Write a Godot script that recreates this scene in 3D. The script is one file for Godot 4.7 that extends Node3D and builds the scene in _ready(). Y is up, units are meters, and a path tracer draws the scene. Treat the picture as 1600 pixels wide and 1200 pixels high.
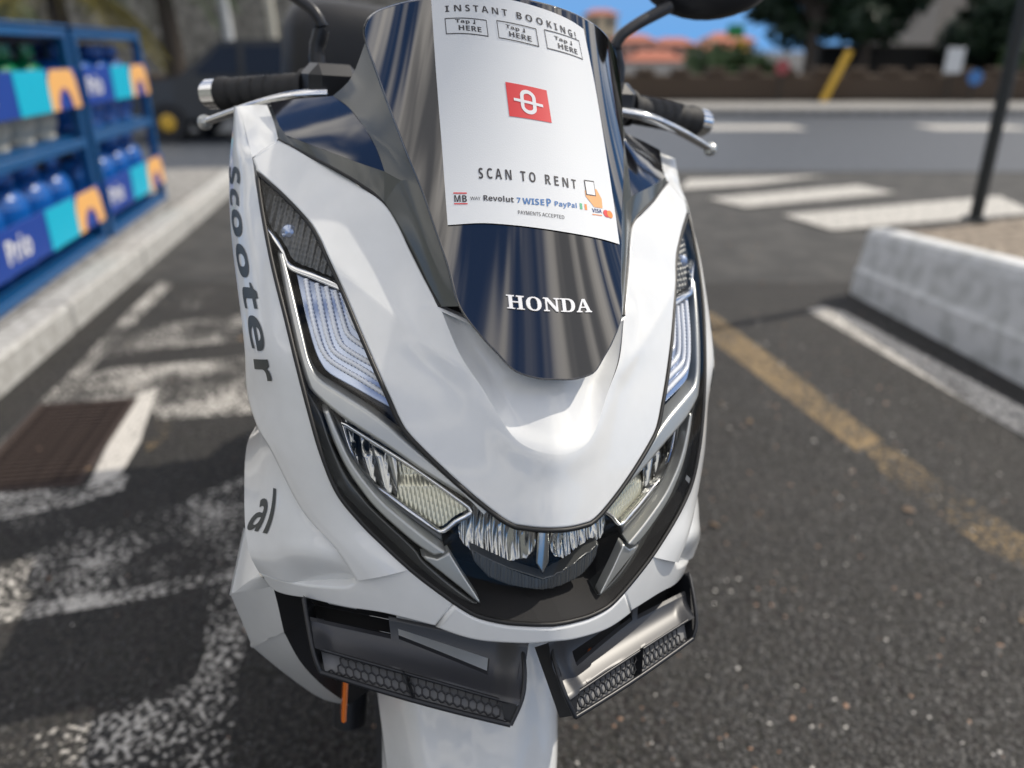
extends Node3D
# A parked white scooter seen from the front in a sunny street car park.
# Scooter axes: x across (mirror image left and right), y up, z forward, metres; y is counted from eye height and lifted by LIFT.

const LIFT := 1.09
var mats := {}
var used := {}
var rng := RandomNumberGenerator.new()
var sun_to := Vector3(0.60, 0.74, -0.31).normalized()

# outlines on the scooter, millimetres (x, y or x, y, z); ground markings, [strength, x, z ...] in metres
const HL_IN := [239.8, -141.5, 215.5, -154.8, 192.5, -170.6, 182.1, -182.5, 176.2, -192.7, 163.2, -215.6, 150.7, -240.3, 136, -268.6, 125.4, -287.8, 119.6, -298.7, 111.8, -308.3, 87.7, -325.9, 63.7, -341.5, 42.2, -353.3, 32.2, -356.5]
const HL_OUT := [239.8, -141.5, 237.3, -158.5, 231.7, -182.3, 222.8, -214.1, 211.1, -248.9, 201.6, -279, 191.8, -309, 181.1, -339.2, 168.1, -364.7, 150.3, -381.7, 130.3, -396.1, 105.4, -412.2, 76.2, -427.4]
const NOSE_BOTTOM := [32.2, -356.5, 16.7, -356, 2.5, -355.4, 0, -355.4]
const LENS_BOTTOM := [76.2, -427.4, 59.5, -433.7, 39.3, -434.5, 20, -432.4, 10.1, -431.5]
const COWL_TRIM := [219.3, -113.3, 193.4, -120, 169.2, -127.1, 145.9, -135.6, 125.9, -147.2, 115.1, -161.1, 106.8, -177.4, 95.4, -198.1, 85.4, -213.8]
const COWL_TOP := [239.9, -139.4, 244, -131.2, 226, -117.7, 219.3, -113.3]
const CREASE := [200.4, -177, 178.9, -193.2, 160.4, -204.5, 142.3, -215.2, 124.7, -224.9, 107.4, -235, 90.5, -245.1, 78.6, -253.8]
const LIP_BOTTOM := [88.3, -450.7, 71.3, -452.7, 54.9, -452.5, 31.1, -448.5, 11.6, -445.1]
const TURN := [236.2, -147.4, 215.4, -159.9, 193.3, -175.1, 181.1, -192.6, 174.6, -202.7, 165.6, -212.2, 186.7, -209.3, 203.3, -206.6, 210.1, -198.4, 217.1, -191.1, 225.4, -184.9, 231.9, -164.2]
const STRIP_A := [228.8, -184.7, 219.4, -191.5, 212.4, -199.7, 206.2, -208.4, 186.9, -211, 163.9, -214.3]
const STRIP_B := [229.8, -188.8, 221.6, -195.9, 214, -203.9, 207.8, -213, 186.9, -216.1, 161.3, -220.2]
const DRL_L := [201.6, -215.3, 196.5, -234, 191.5, -251.5, 185.6, -267.8, 180.3, -276.7, 173, -282.4, 150.4, -288.8, 121.3, -297.2]
const DRL_R := [201.6, -215.3, 181.4, -219.6, 161.1, -222.5, 154, -239, 147, -252.6, 135, -272.8, 121.3, -297.2]
const RIB1 := [193.4, -217.7, 188.5, -240.8, 183.1, -258.1, 178.4, -267.1, 171.1, -272.8, 150.6, -279.2, 127.5, -287]
const RIB2 := [184.2, -219, 178.9, -243.4, 173.7, -259.6, 167.5, -266.1, 150.6, -271.1, 131.4, -277.9]
const RIB3 := [176.1, -219.7, 171, -241.7, 165.9, -255.7, 158.2, -261.3, 135.3, -268.3]
const RIB4 := [168.7, -221, 163.6, -237.9, 159.6, -248.4, 153.9, -252.7, 140.2, -257.6]
const RIB5 := [161.3, -223.2, 155.3, -239.8, 149.7, -245.5, 145.1, -247.8]
const BAR_L := [218, -203.4, 210.2, -235.7, 201.7, -266.2, 195.6, -283.3, 191.9, -291.7, 186.6, -298.2, 163.6, -310, 131.1, -321.8, 96.7, -336.4, 65.3, -348.3, 51.3, -353.8]
const BAR_R := [213.5, -200.5, 206, -223, 195.4, -257.8, 190.5, -273.7, 185.7, -282.2, 179.5, -287.2, 161.1, -293.3, 133.5, -303.6, 100.6, -321.6, 70.1, -339.5, 51.3, -353.8]
const HOCK_L := [178.7, -309.9, 172.4, -324.8, 164.6, -339.9, 156.4, -351.6, 146.8, -362.1, 139.2, -369.4, 126.6, -378.4, 105.2, -391.3, 90.5, -397.2]
const HOCK_R := [174.1, -307.8, 166.9, -322.4, 158.6, -337.3, 150.5, -347.6, 140.4, -357.5, 130.4, -365.6, 117.9, -373.1, 98.2, -384, 81.9, -392]
const MODULE := [162.2, -321.6, 158, -322, 117.9, -336.3, 95, -345.8, 71.4, -357.3, 59.3, -365.1, 71, -375.6, 82.8, -386.4, 97, -380.6, 108.7, -375.2, 125.1, -367.2, 142.1, -360.5, 151, -348.3, 158.4, -332.4]
const WEDGE := [78.7, -393.5, 67.4, -409.2, 53.3, -429, 69.4, -419.7, 84.4, -410.9, 99.4, -401.8, 87.7, -400.8]
const SHROUD_OUT := [221.1, -219.4, 210.3, -253.3, 200.6, -284.2, 190.6, -315.1, 179.2, -346.2, 165.8, -372.5, 147.5, -390.3, 126.9, -405.3, 101.3, -422.1, 71.3, -436.9, 55.7, -441.7]
const SHROUD_IN := [53.3, -433.2, 67.5, -425.3, 82.8, -416.3, 98, -407.1, 104.2, -400.3, 126, -386.5, 138.8, -377.2, 146.5, -369.8, 156.4, -359.5, 164.7, -346.9, 172.7, -331.5, 179.1, -315.8, 186, -306.1, 192.4, -298.2, 196.8, -288.9, 202.9, -271.9, 211.6, -241.2, 218.8, -218.9]
const SIDEWING_IN := [233, -349.7, 219.7, -365, 193.6, -397.3, 166.6, -410.5, 152.4, -424, 150.1, -430.5]
const SIDEWING_BOT := [150.1, -430.5, 155.7, -440.3, 177.8, -453.3, 210.7, -474.7, 228.9, -484.7]
const SIDEWING_OUT := [228.9, -484.7, 236.6, -475.2, 240.7, -450.9, 243, -431.1, 243.6, -412.3, 243.4, -388.4, 241.4, -369.3, 233, -349.7]
const SIDE_BOTTOM := [228.9, -484.7, 214.3, -494.1, 184.8, -473.8, 159.6, -463, 127.7, -453.5, 88.3, -450.7]
const SCREEN_EDGE := [0, -248, 13.8, -247.9, 26.8, -246, 37, -242.6, 48, -233.5, 59.6, -223.5, 74.5, -206, 81, -180, 91, -149, 97.5, -128.7, 109, -99.8, 118, -75, 127.5, -47, 139.3, -9, 139, 6, 132, 17, 118, 25, 100, 31.5, 81, 36, 50, 41, 22, 43.5, 0, 44.5]
const SHEET_L := [-85, 36.3, -82.5, -22.3, -79.8, -90.7, -78.7, -149.8]
const SHEET_B := [-78.7, -149.8, -52, -144.4, -24.8, -142.8, 4.1, -143.4, 35.2, -145.8, 63.1, -149.6, 84.2, -154.3]
const SHEET_R := [84.2, -154.3, 84.4, -118, 81.2, -69.4, 73.9, -18.9, 61.5, 28]
const SIDE_E := [259.7, -90.2, -420, 250.2, -117.1, -375, 243.9, -131.6, -335, 239.3, -153.8, -302.9, 233.7, -175.4, -271.4, 225.8, -205.3, -231.2, 215.7, -236, -192.7, 204.9, -268.2, -157, 195.6, -296.9, -129.4, 185.4, -326.1, -104.4, 175.9, -349.8, -85.9, 157.9, -375, -63.1, 135.3, -392.5, -42.4, 110.4, -408.4, -22.8]
const SIDE_S := [261, -92.1, -450, 264.7, -120.5, -430, 267, -145.5, -410, 266.3, -168.9, -385, 263.7, -191.7, -345, 258.7, -222, -305, 251, -256.5, -255, 244.8, -290.7, -215, 242.8, -332.8, -215, 233.2, -353.6, -185, 219.7, -365, -154.9, 193.6, -397.3, -106, 166.6, -410.5, -63.4, 150.1, -430.5, -43.9]
const CAP_A := [259.7, -90.2, -420, 246.1, -87.2, -420, 231.6, -84.9, -410]
const CAP_B := [251.1, -113.8, -380, 238.5, -105.4, -380, 224.1, -99.1, -378]
const CAP_C := [243.9, -131.6, -335, 228.4, -120.5, -345, 219.3, -113.3, -345]
const PLATE_TOP := [230.9, -82.9, -400, 197.7, -73, -385, 166.3, -65.9, -370, 153.5, -53.3, -360, 145.8, -36.9, -355, 139.1, -8.5, -349]
const PLATE_TRIM := [219.3, -113.3, -345, 193.4, -120.1, -308, 169.5, -126.5, -273, 146.2, -135.2, -246, 125.5, -147.8, -223, 106.2, -178.2, -177, 95, -198.6, -147, 85.9, -213.1, -122]
const PLATE_FACET := [228.3, -81.2, -398, 197.8, -72.9, -384, 166.4, -65.8, -369, 152.2, -73.5, -338, 139.6, -88.2, -295, 131.1, -103, -262, 125.3, -120.1, -236, 147, -117.5, -262, 169.3, -113.7, -285, 198.2, -109.1, -320, 212.1, -106.9, -338, 218.9, -100.4, -362]
const LEG_OUT := [228.9, -490.2, -140, 242.1, -514.2, -160, 256.1, -541.9, -180, 256.1, -541.9, -180, 246.6, -580.8, -190, 235.8, -625.4, -200, 235.8, -625.4, -200, 201.2, -666.1, -200, 162.5, -696.3, -190, 132.5, -692.2, -170]
const LEG_IN := [225.9, -486, -130, 221.9, -490.6, -130, 217.2, -496, -130, 216, -498.3, -130, 211.5, -518.5, -130, 205.5, -550.9, -132, 203.5, -559, -135, 187.6, -599.3, -140, 163.2, -642.4, -150, 133.8, -681.4, -160]
const WINGC0 := [233.1, -351.1, -179.7, 227.2, -358.4, -170.4, 218, -367.7, -155.1, 205.5, -382.9, -132, 191.4, -398.6, -105.8, 174.9, -407.5, -78.8, 158.7, -418.6, -56.8, 149.7, -432.8, -46.9]
const WINGC1 := [233.3, -356.2, -190.3, 230.8, -368.3, -187.8, 224.2, -376.9, -169.1, 214.7, -390.1, -143.1, 203.8, -404, -115.3, 190.8, -413.6, -89.9, 177.5, -424.7, -68.4, 153.5, -450, -60.9]
const WINGC2 := [233.5, -361.7, -202.1, 234.6, -379.7, -208.1, 230.8, -388.4, -187.3, 224.2, -400.1, -159.2, 216.4, -412.4, -129.9, 207, -423, -105.9, 196.4, -434.3, -84.9, 177, -461.7, -78.9]
const WINGC3 := [233.7, -368, -215.5, 238.7, -393.2, -232.6, 237.9, -403.1, -211.5, 234.2, -414, -182.1, 229.6, -425.1, -151.5, 223.8, -436.8, -129, 216.1, -448.5, -108.5, 209.2, -469.9, -102.4]
const WINGC4 := [234, -374.9, -230, 243.2, -408.3, -260, 245.5, -420.2, -240, 245, -430.8, -210, 243.7, -440.7, -178, 241.8, -453.8, -157, 237, -466.1, -137, 228.8, -480.8, -130]
const WHITE_MARKS := [[215, [-1.296, -2.386, -1.239, -2.462, -1.122, -2.059, -1.088, -1.86, -1.135, -1.792, -1.15, -1.815]],
	[165, [-1.577, -2.324, -1.606, -2.496, -1.474, -2.645, -1.259, -2.703, -1.001, -2.77, -0.843, -2.26, -1.125, -2.212, -1.291, -2.375]],
	[165, [-1.526, -1.971, -1.571, -2.314, -1.734, -3.318, -1.867, -4.423, -1.988, -5.345, -1.908, -5.238, -1.773, -4.273, -1.639, -3.201, -1.51, -2.26, -1.473, -1.885]],
	[150, [-1.665, -2.995, -1.522, -3.158, -1.162, -3.29, -1.059, -2.957, -1.391, -2.846, -1.593, -2.743]],
	[130, [-1.689, -3.483, -1.59, -3.696, -1.34, -3.812, -1.237, -3.483, -1.549, -3.29]],
	[170, [-1.394, -1.759, -1.145, -1.805, -1.066, -1.86, -1.048, -1.782, -1.143, -1.703, -1.313, -1.629]],
	[150, [-1.177, -1.412, -1.058, -1.601, -0.878, -1.703, -0.718, -1.885, -0.588, -1.459, -0.835, -1.356, -1.09, -1.274]],
	[185, [-1.106, -1.3, -0.84, -1.367, -0.588, -1.459, -0.576, -1.419, -0.821, -1.324, -1.078, -1.254]],
	[150, [-0.659, -1.389, -0.57, -1.423, -0.541, -1.284, -0.516, -1.105, -0.519, -1.043, -0.588, -1.043, -0.597, -1.155, -0.635, -1.284]],
	[150, [-0.889, -0.953, -0.735, -1.014, -0.644, -1.066, -0.57, -1.121, -0.5, -1.074, -0.469, -0.896, -0.674, -0.89, -0.85, -0.89]],
	[130, [-1.307, -1.673, -1.111, -1.673, -0.917, -1.534, -1.043, -1.483, -1.207, -1.508]],
	[215, [1.345, -3.346, 1.43, -3.394, 1.499, -3.309, 1.698, -2.245, 1.576, -2.05]]]
const YELLOW_MARKS := [[150, [-1.109, -2.059, -1.146, -2.236, -1.103, -2.284, -1.049, -2.101, -1.073, -1.998]],
	[120, [-0.968, -1.294, -0.889, -1.324, -0.848, -1.19, -0.8, -1.029, -0.845, -1.029, -0.889, -1.172]],
	[120, [-0.941, -1.155, -0.914, -1.172, -0.888, -1.105, -0.924, -1.105]],
	[205, [0.857, -3.337, 0.904, -3.29, 1.038, -2.554, 1.119, -2.059, 1.016, -1.998, 0.939, -2.36, 0.81, -2.957, 0.789, -3.034]],
	[165, [1.051, -2.059, 1.129, -2.018, 1.253, -1.534, 1.177, -1.412, 1.116, -1.508, 1.034, -1.867]]]
const STRIPES := [[1.413, -6.598, 2.128, -6.867, 2.94, -7.39, 1.601, -7.157],
	[1.546, -6.172, 1.745, -5.794, 3.164, -6.439, 3.01, -6.832],
	[1.924, -5.503, 2.085, -4.995, 3.782, -5.573, 3.92, -6.288]]
const LENS_LOW := -0.43140
const LIP_LOW := -0.44390


class Maker:
	var v := PackedVector3Array()
	var n := PackedVector3Array()
	var uv := PackedVector2Array()
	func tri(a: Vector3, b: Vector3, c: Vector3, na: Vector3, nb: Vector3, nc: Vector3, ua := Vector2.ZERO, ub := Vector2.ZERO, uc := Vector2.ZERO) -> void:
		if (b - a).cross(c - a).dot(na + nb + nc) > 0.0:
			v.append_array([a, c, b]); n.append_array([na, nc, nb]); uv.append_array([ua, uc, ub])
		else:
			v.append_array([a, b, c]); n.append_array([na, nb, nc]); uv.append_array([ua, ub, uc])
	func quad(a: Vector3, b: Vector3, c: Vector3, d: Vector3, na: Vector3, nb: Vector3, nc: Vector3, nd: Vector3) -> void:
		tri(a, b, c, na, nb, nc)
		tri(a, c, d, na, nc, nd)
	func flat(a: Vector3, b: Vector3, c: Vector3, d: Vector3, out: Vector3) -> void:
		var m := (b - a).cross(d - a)
		if m.length_squared() < 1e-16:
			m = (c - b).cross(d - b)
		m = m.normalized()
		if m.dot(out) < 0.0:
			m = -m
		quad(a, b, c, d, m, m, m, m)
	func box(c: Vector3, s: Vector3, bs := Basis(), bevel := 0.0) -> void:
		var h := s / 2.0
		if bevel <= 0.0:
			for ax in 3:
				for sg in [-1.0, 1.0]:
					var nn := Vector3.ZERO; nn[ax] = sg
					var p := []
					for k in [[-1, -1], [1, -1], [1, 1], [-1, 1]]:
						var q := Vector3.ZERO
						q[ax] = sg * h[ax]; q[(ax + 1) % 3] = k[0] * h[(ax + 1) % 3]; q[(ax + 2) % 3] = k[1] * h[(ax + 2) % 3]
						p.append(c + bs * q)
					var m: Vector3 = bs * nn
					quad(p[0], p[1], p[2], p[3], m, m, m, m)
			return
		# chamfered box: six faces, twelve edges, eight corners
		var g := Vector3(maxf(h.x - bevel, 0.0), maxf(h.y - bevel, 0.0), maxf(h.z - bevel, 0.0))
		for ax in 3:
			for sg in [-1.0, 1.0]:
				var p := []
				for k in [[-1, -1], [1, -1], [1, 1], [-1, 1]]:
					var q := Vector3.ZERO
					q[ax] = sg * h[ax]; q[(ax + 1) % 3] = k[0] * g[(ax + 1) % 3]; q[(ax + 2) % 3] = k[1] * g[(ax + 2) % 3]
					p.append(c + bs * q)
				var nn := Vector3.ZERO; nn[ax] = sg
				flat(p[0], p[1], p[2], p[3], bs * nn)
		for ax in 3:
			var a1 := (ax + 1) % 3
			var a2 := (ax + 2) % 3
			for s1 in [-1.0, 1.0]:
				for s2 in [-1.0, 1.0]:
					var p := []
					for k in [[-1, 0], [1, 0], [1, 1], [-1, 1]]:
						var q := Vector3.ZERO
						q[ax] = k[0] * g[ax]
						q[a1] = s1 * (h[a1] if k[1] == 0 else g[a1]); q[a2] = s2 * (g[a2] if k[1] == 0 else h[a2])
						p.append(c + bs * q)
					var nn := Vector3.ZERO; nn[a1] = s1; nn[a2] = s2
					flat(p[0], p[1], p[2], p[3], bs * nn)
		for sx in [-1.0, 1.0]:
			for sy in [-1.0, 1.0]:
				for sz in [-1.0, 1.0]:
					var a := c + bs * Vector3(sx * h.x, sy * g.y, sz * g.z)
					var b := c + bs * Vector3(sx * g.x, sy * h.y, sz * g.z)
					var d := c + bs * Vector3(sx * g.x, sy * g.y, sz * h.z)
					var m := (b - a).cross(d - a).normalized()
					if m.dot(bs * Vector3(sx, sy, sz)) < 0.0:
						m = -m
					tri(a, b, d, m, m, m)
	func tube(path: PackedVector3Array, radii: Callable, sides := 12, caps := true, squash := 1.0, upv := Vector3.UP) -> void:
		var rings := []
		var norms := []
		var k := path.size()
		for i in k:
			var t := (path[mini(i + 1, k - 1)] - path[maxi(i - 1, 0)]).normalized()
			var b := t.cross(upv)
			if b.length() < 0.05:
				b = t.cross(Vector3(0.31, 0.2, 0.93))
			b = b.normalized()
			var w := b.cross(t).normalized()
			var r: float = radii.call(float(i) / (k - 1))
			var ring := PackedVector3Array()
			var nr := PackedVector3Array()
			for j in sides:
				var a := TAU * j / sides
				ring.append(path[i] + (b * cos(a) + w * sin(a) * squash) * r)
				nr.append((b * cos(a) * squash + w * sin(a)).normalized())
			rings.append(ring); norms.append(nr)
		for i in k - 1:
			for j in sides:
				var j2 := (j + 1) % sides
				quad(rings[i][j], rings[i][j2], rings[i + 1][j2], rings[i + 1][j], norms[i][j], norms[i][j2], norms[i + 1][j2], norms[i + 1][j])
		if caps:
			for e in [0, k - 1]:
				var out := (path[e] - path[1 if e == 0 else k - 2]).normalized()
				for j in sides:
					tri(path[e], rings[e][j], rings[e][(j + 1) % sides], out, out, out)
	func lathe(profile: Array, sides := 24, at := Vector3.ZERO, bs := Basis(), sx := 1.0) -> void:
		# profile: [radius, height] pairs, turned about y
		for i in profile.size() - 1:
			var p0 := Vector2(profile[i][0], profile[i][1])
			var p1 := Vector2(profile[i + 1][0], profile[i + 1][1])
			var d := (p1 - p0).normalized()
			var nn := Vector2(d.y, -d.x)
			for j in sides:
				var a := TAU * j / sides
				var b := TAU * (j + 1) / sides
				var da := Vector3(cos(a), 0, sin(a) * sx)
				var db := Vector3(cos(b), 0, sin(b) * sx)
				var na := bs * (da * nn.x + Vector3.UP * nn.y)
				var nb := bs * (db * nn.x + Vector3.UP * nn.y)
				var q0 := at + bs * (da * p0.x + Vector3.UP * p0.y)
				var q1 := at + bs * (db * p0.x + Vector3.UP * p0.y)
				var q2 := at + bs * (db * p1.x + Vector3.UP * p1.y)
				var q3 := at + bs * (da * p1.x + Vector3.UP * p1.y)
				if p0.x > 1e-6:
					tri(q0, q1, q2, na, nb, nb)
				if p1.x > 1e-6:
					tri(q0, q2, q3, na, nb, na)
	func done() -> ArrayMesh:
		var a := []
		a.resize(Mesh.ARRAY_MAX)
		a[Mesh.ARRAY_VERTEX] = v
		a[Mesh.ARRAY_NORMAL] = n
		a[Mesh.ARRAY_TEX_UV] = uv
		var m := ArrayMesh.new()
		if v.size():
			m.add_surface_from_arrays(Mesh.PRIMITIVE_TRIANGLES, a)
		return m


# ---------- small helpers ----------

func numbered(called: String) -> String:
	var k: int = used.get(called, 0)
	used[called] = k + 1
	return called if k == 0 else "%s_%03d" % [called, k]


func thing(called: String, label: String, category: String, at := Vector3.ZERO, group := "") -> Node3D:
	var o := Node3D.new()
	o.name = numbered(called)
	add_child(o)
	o.position = at
	tag(o, label, category, group)
	return o


func tag(o: Node, label: String, category: String, group := "") -> void:
	o.set_meta("label", label)
	o.set_meta("category", category)
	if group:
		o.set_meta("group", group)


func obj(called: String, mk: Maker, mat: Material, parent: Node) -> MeshInstance3D:
	return obj_mesh(called, mk.done(), mat, parent)


func obj_mesh(called: String, m: Mesh, mat: Material, parent: Node) -> MeshInstance3D:
	var o := MeshInstance3D.new()
	o.mesh = m
	o.material_override = mat
	o.cast_shadow = GeometryInstance3D.SHADOW_CASTING_SETTING_ON
	if parent == self:
		o.name = numbered(called)
		add_child(o)
	else:
		o.name = called
		parent.add_child(o, true)
	return o


func ground_kind(called: String, mk: Maker, mat: Material) -> MeshInstance3D:
	var o := obj(called, mk, mat, self)
	o.set_meta("kind", "structure")
	return o


func pts2(a: Array) -> PackedVector2Array:
	var p := PackedVector2Array()
	for i in range(0, a.size(), 2):
		p.append(Vector2(a[i], a[i + 1]) / 1000.0)
	return p


func pts3(a: Array, s := 1.0) -> PackedVector3Array:
	var p := PackedVector3Array()
	for i in range(0, a.size(), 3):
		p.append(Vector3(a[i] * s, a[i + 1], a[i + 2]) / 1000.0)
	return p


func cr(a, b, c, d, t: float):
	return 0.5 * (2.0 * b + (c - a) * t + (2.0 * a - 5.0 * b + 4.0 * c - d) * t * t + (3.0 * b - a - 3.0 * c + d) * t * t * t)


func smooth2(p: PackedVector2Array, step := 0.004) -> PackedVector2Array:
	var o := PackedVector2Array()
	var k := p.size()
	for i in k - 1:
		var m := maxi(1, int(ceil(p[i].distance_to(p[i + 1]) / step)))
		for j in m:
			o.append(cr(p[maxi(i - 1, 0)], p[i], p[i + 1], p[mini(i + 2, k - 1)], float(j) / m))
	o.append(p[k - 1])
	return o


func smooth3(p: PackedVector3Array, step := 0.006) -> PackedVector3Array:
	var o := PackedVector3Array()
	var k := p.size()
	for i in k - 1:
		var m := maxi(1, int(ceil(p[i].distance_to(p[i + 1]) / step)))
		for j in m:
			o.append(cr(p[maxi(i - 1, 0)], p[i], p[i + 1], p[mini(i + 2, k - 1)], float(j) / m))
	o.append(p[k - 1])
	return o


func rev2(p: PackedVector2Array) -> PackedVector2Array:
	var q := p.duplicate()
	q.reverse()
	return q


func ring(parts: Array) -> PackedVector2Array:
	# joins curves end to end into one closed outline, dropping doubled points
	var o := PackedVector2Array()
	for c in parts:
		for p in c:
			if o.is_empty() or o[o.size() - 1].distance_to(p) > 0.0004:
				o.append(p)
	while o.size() > 3 and o[0].distance_to(o[o.size() - 1]) < 0.0004:
		o.remove_at(o.size() - 1)
	return o


func mirrored(half: PackedVector2Array) -> PackedVector2Array:
	# an outline that starts and ends on x = 0, closed with its mirror image
	var o := half.duplicate()
	for i in range(half.size() - 1, -1, -1):
		if absf(half[i].x) > 1e-5:
			o.append(Vector2(-half[i].x, half[i].y))
	return o


func blend_at(p: PackedVector3Array, t: float) -> Vector3:
	var f := clampf(t, 0.0, 1.0) * (p.size() - 1)
	var i := mini(int(f), p.size() - 2)
	return cr(p[maxi(i - 1, 0)], p[i], p[i + 1], p[mini(i + 2, p.size() - 1)], f - i)


func loft_at(curves: Array, u: float, w: float) -> Vector3:
	var q := PackedVector3Array()
	for c in curves:
		q.append(blend_at(c, u))
	return blend_at(q, w)


func loft(mk: Maker, curves: Array, nu: int, nw: int, out: Vector3) -> void:
	var p := []
	var nn := []
	for i in nu + 1:
		var row := PackedVector3Array()
		for j in nw + 1:
			row.append(loft_at(curves, float(i) / nu, float(j) / nw))
		p.append(row)
	for i in nu + 1:
		var row := PackedVector3Array()
		for j in nw + 1:
			var du: Vector3 = p[mini(i + 1, nu)][j] - p[maxi(i - 1, 0)][j]
			var dw: Vector3 = p[i][mini(j + 1, nw)] - p[i][maxi(j - 1, 0)]
			var m := du.cross(dw)
			m = m.normalized() if m.length_squared() > 1e-18 else out.normalized()
			row.append(m if m.dot(out) > 0.0 else -m)
		nn.append(row)
	for i in nu:
		for j in nw:
			mk.quad(p[i][j], p[i + 1][j], p[i + 1][j + 1], p[i][j + 1], nn[i][j], nn[i + 1][j], nn[i + 1][j + 1], nn[i][j + 1])


# ---------- the scooter's front surface ----------

const FC := [-0.283189, -1.14981, -1.53709, 2.71302, -0.802035, -4.73633, 5.54058, 0.39315, -5.56667, -5.72595]

func front(x: float, y: float) -> float:
	x = sqrt(x * x + 0.000484) - 0.022
	return FC[0] + FC[1] * y + FC[2] * x + FC[3] * x * x + FC[4] * y * y + FC[5] * x * y + FC[6] * x * x * y + FC[7] * y * y * y + FC[8] * x * y * y + FC[9] * x * x * x


func flank(x: float, y: float) -> float:
	# the front surface, turned back towards its sides
	return front(x, y) - (0.042 - 0.030 * smoothstep(-0.40, -0.455, y)) * smoothstep(0.15, 0.235, absf(x))


func screen_z(x: float, y: float) -> float:
	var c := ((-0.347722 * y + 0.818462) * y + -0.567513) * y + -0.241347
	return c - maxf(1.5, 8.69 + 22.05 * y + 3.54 * y * y) * pow(absf(x), 2.2)


func normal_of(zf: Callable, p: Vector2) -> Vector3:
	var e := 0.0006
	var dx: float = (zf.call(p.x + e, p.y) - zf.call(p.x - e, p.y)) / (2.0 * e)
	var dy: float = (zf.call(p.x, p.y + e) - zf.call(p.x, p.y - e)) / (2.0 * e)
	return Vector3(-dx, -dy, 1.0).normalized()


func fill(mk: Maker, poly: PackedVector2Array, zf: Callable, s: float, cell: float, back := 0.0) -> void:
	var lo := poly[0]
	var hi := poly[0]
	for p in poly:
		lo = lo.min(p); hi = hi.max(p)
	var cache := {}
	var nx := int(ceil((hi.x - lo.x) / cell))
	var ny := int(ceil((hi.y - lo.y) / cell))
	var inside := {}
	for i in nx + 1:
		for j in ny + 1:
			inside[Vector2i(i, j)] = Geometry2D.is_point_in_polygon(lo + Vector2(i, j) * cell, poly)
	var edge_cells := {}
	for k in poly.size():
		var a := poly[k]
		var b := poly[(k + 1) % poly.size()]
		var m := maxi(1, int(ceil(a.distance_to(b) / (cell * 0.25))))
		for q in m + 1:
			var g := (a.lerp(b, float(q) / m) - lo) / cell
			edge_cells[Vector2i(int(floor(g.x)), int(floor(g.y)))] = true
	for i in nx:
		for j in ny:
			var r0 := lo + Vector2(i, j) * cell
			var quad := PackedVector2Array([r0, r0 + Vector2(cell, 0), r0 + Vector2(cell, cell), r0 + Vector2(0, cell)])
			var near := false
			for di in [-1, 0, 1]:
				for dj in [-1, 0, 1]:
					near = near or edge_cells.has(Vector2i(i + di, j + dj))
			var pieces: Array = [quad]
			if near:
				pieces = Geometry2D.intersect_polygons(poly, quad)
			elif not inside[Vector2i(i, j)]:
				continue
			for piece in pieces:
				var t := Geometry2D.triangulate_polygon(piece)
				var pv := PackedVector3Array()
				var pn := PackedVector3Array()
				for p in piece:
					var key := Vector2i(int(round(p.x * 1e5)), int(round(p.y * 1e5)))
					if not cache.has(key):
						cache[key] = [zf.call(p.x, p.y), normal_of(zf, p)]
					var nn: Vector3 = cache[key][1]
					pv.append(Vector3(p.x * s, p.y, cache[key][0]))
					pn.append(Vector3(nn.x * s, nn.y, nn.z))
				for k in range(0, t.size(), 3):
					mk.tri(pv[t[k]], pv[t[k + 1]], pv[t[k + 2]], pn[t[k]], pn[t[k + 1]], pn[t[k + 2]], piece[t[k]], piece[t[k + 1]], piece[t[k + 2]])
					if back > 0.0:
						var d := Vector3(0, 0, -back)
						mk.tri(pv[t[k]] + d, pv[t[k + 1]] + d, pv[t[k + 2]] + d, -pn[t[k]], -pn[t[k + 1]], -pn[t[k + 2]])


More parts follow.
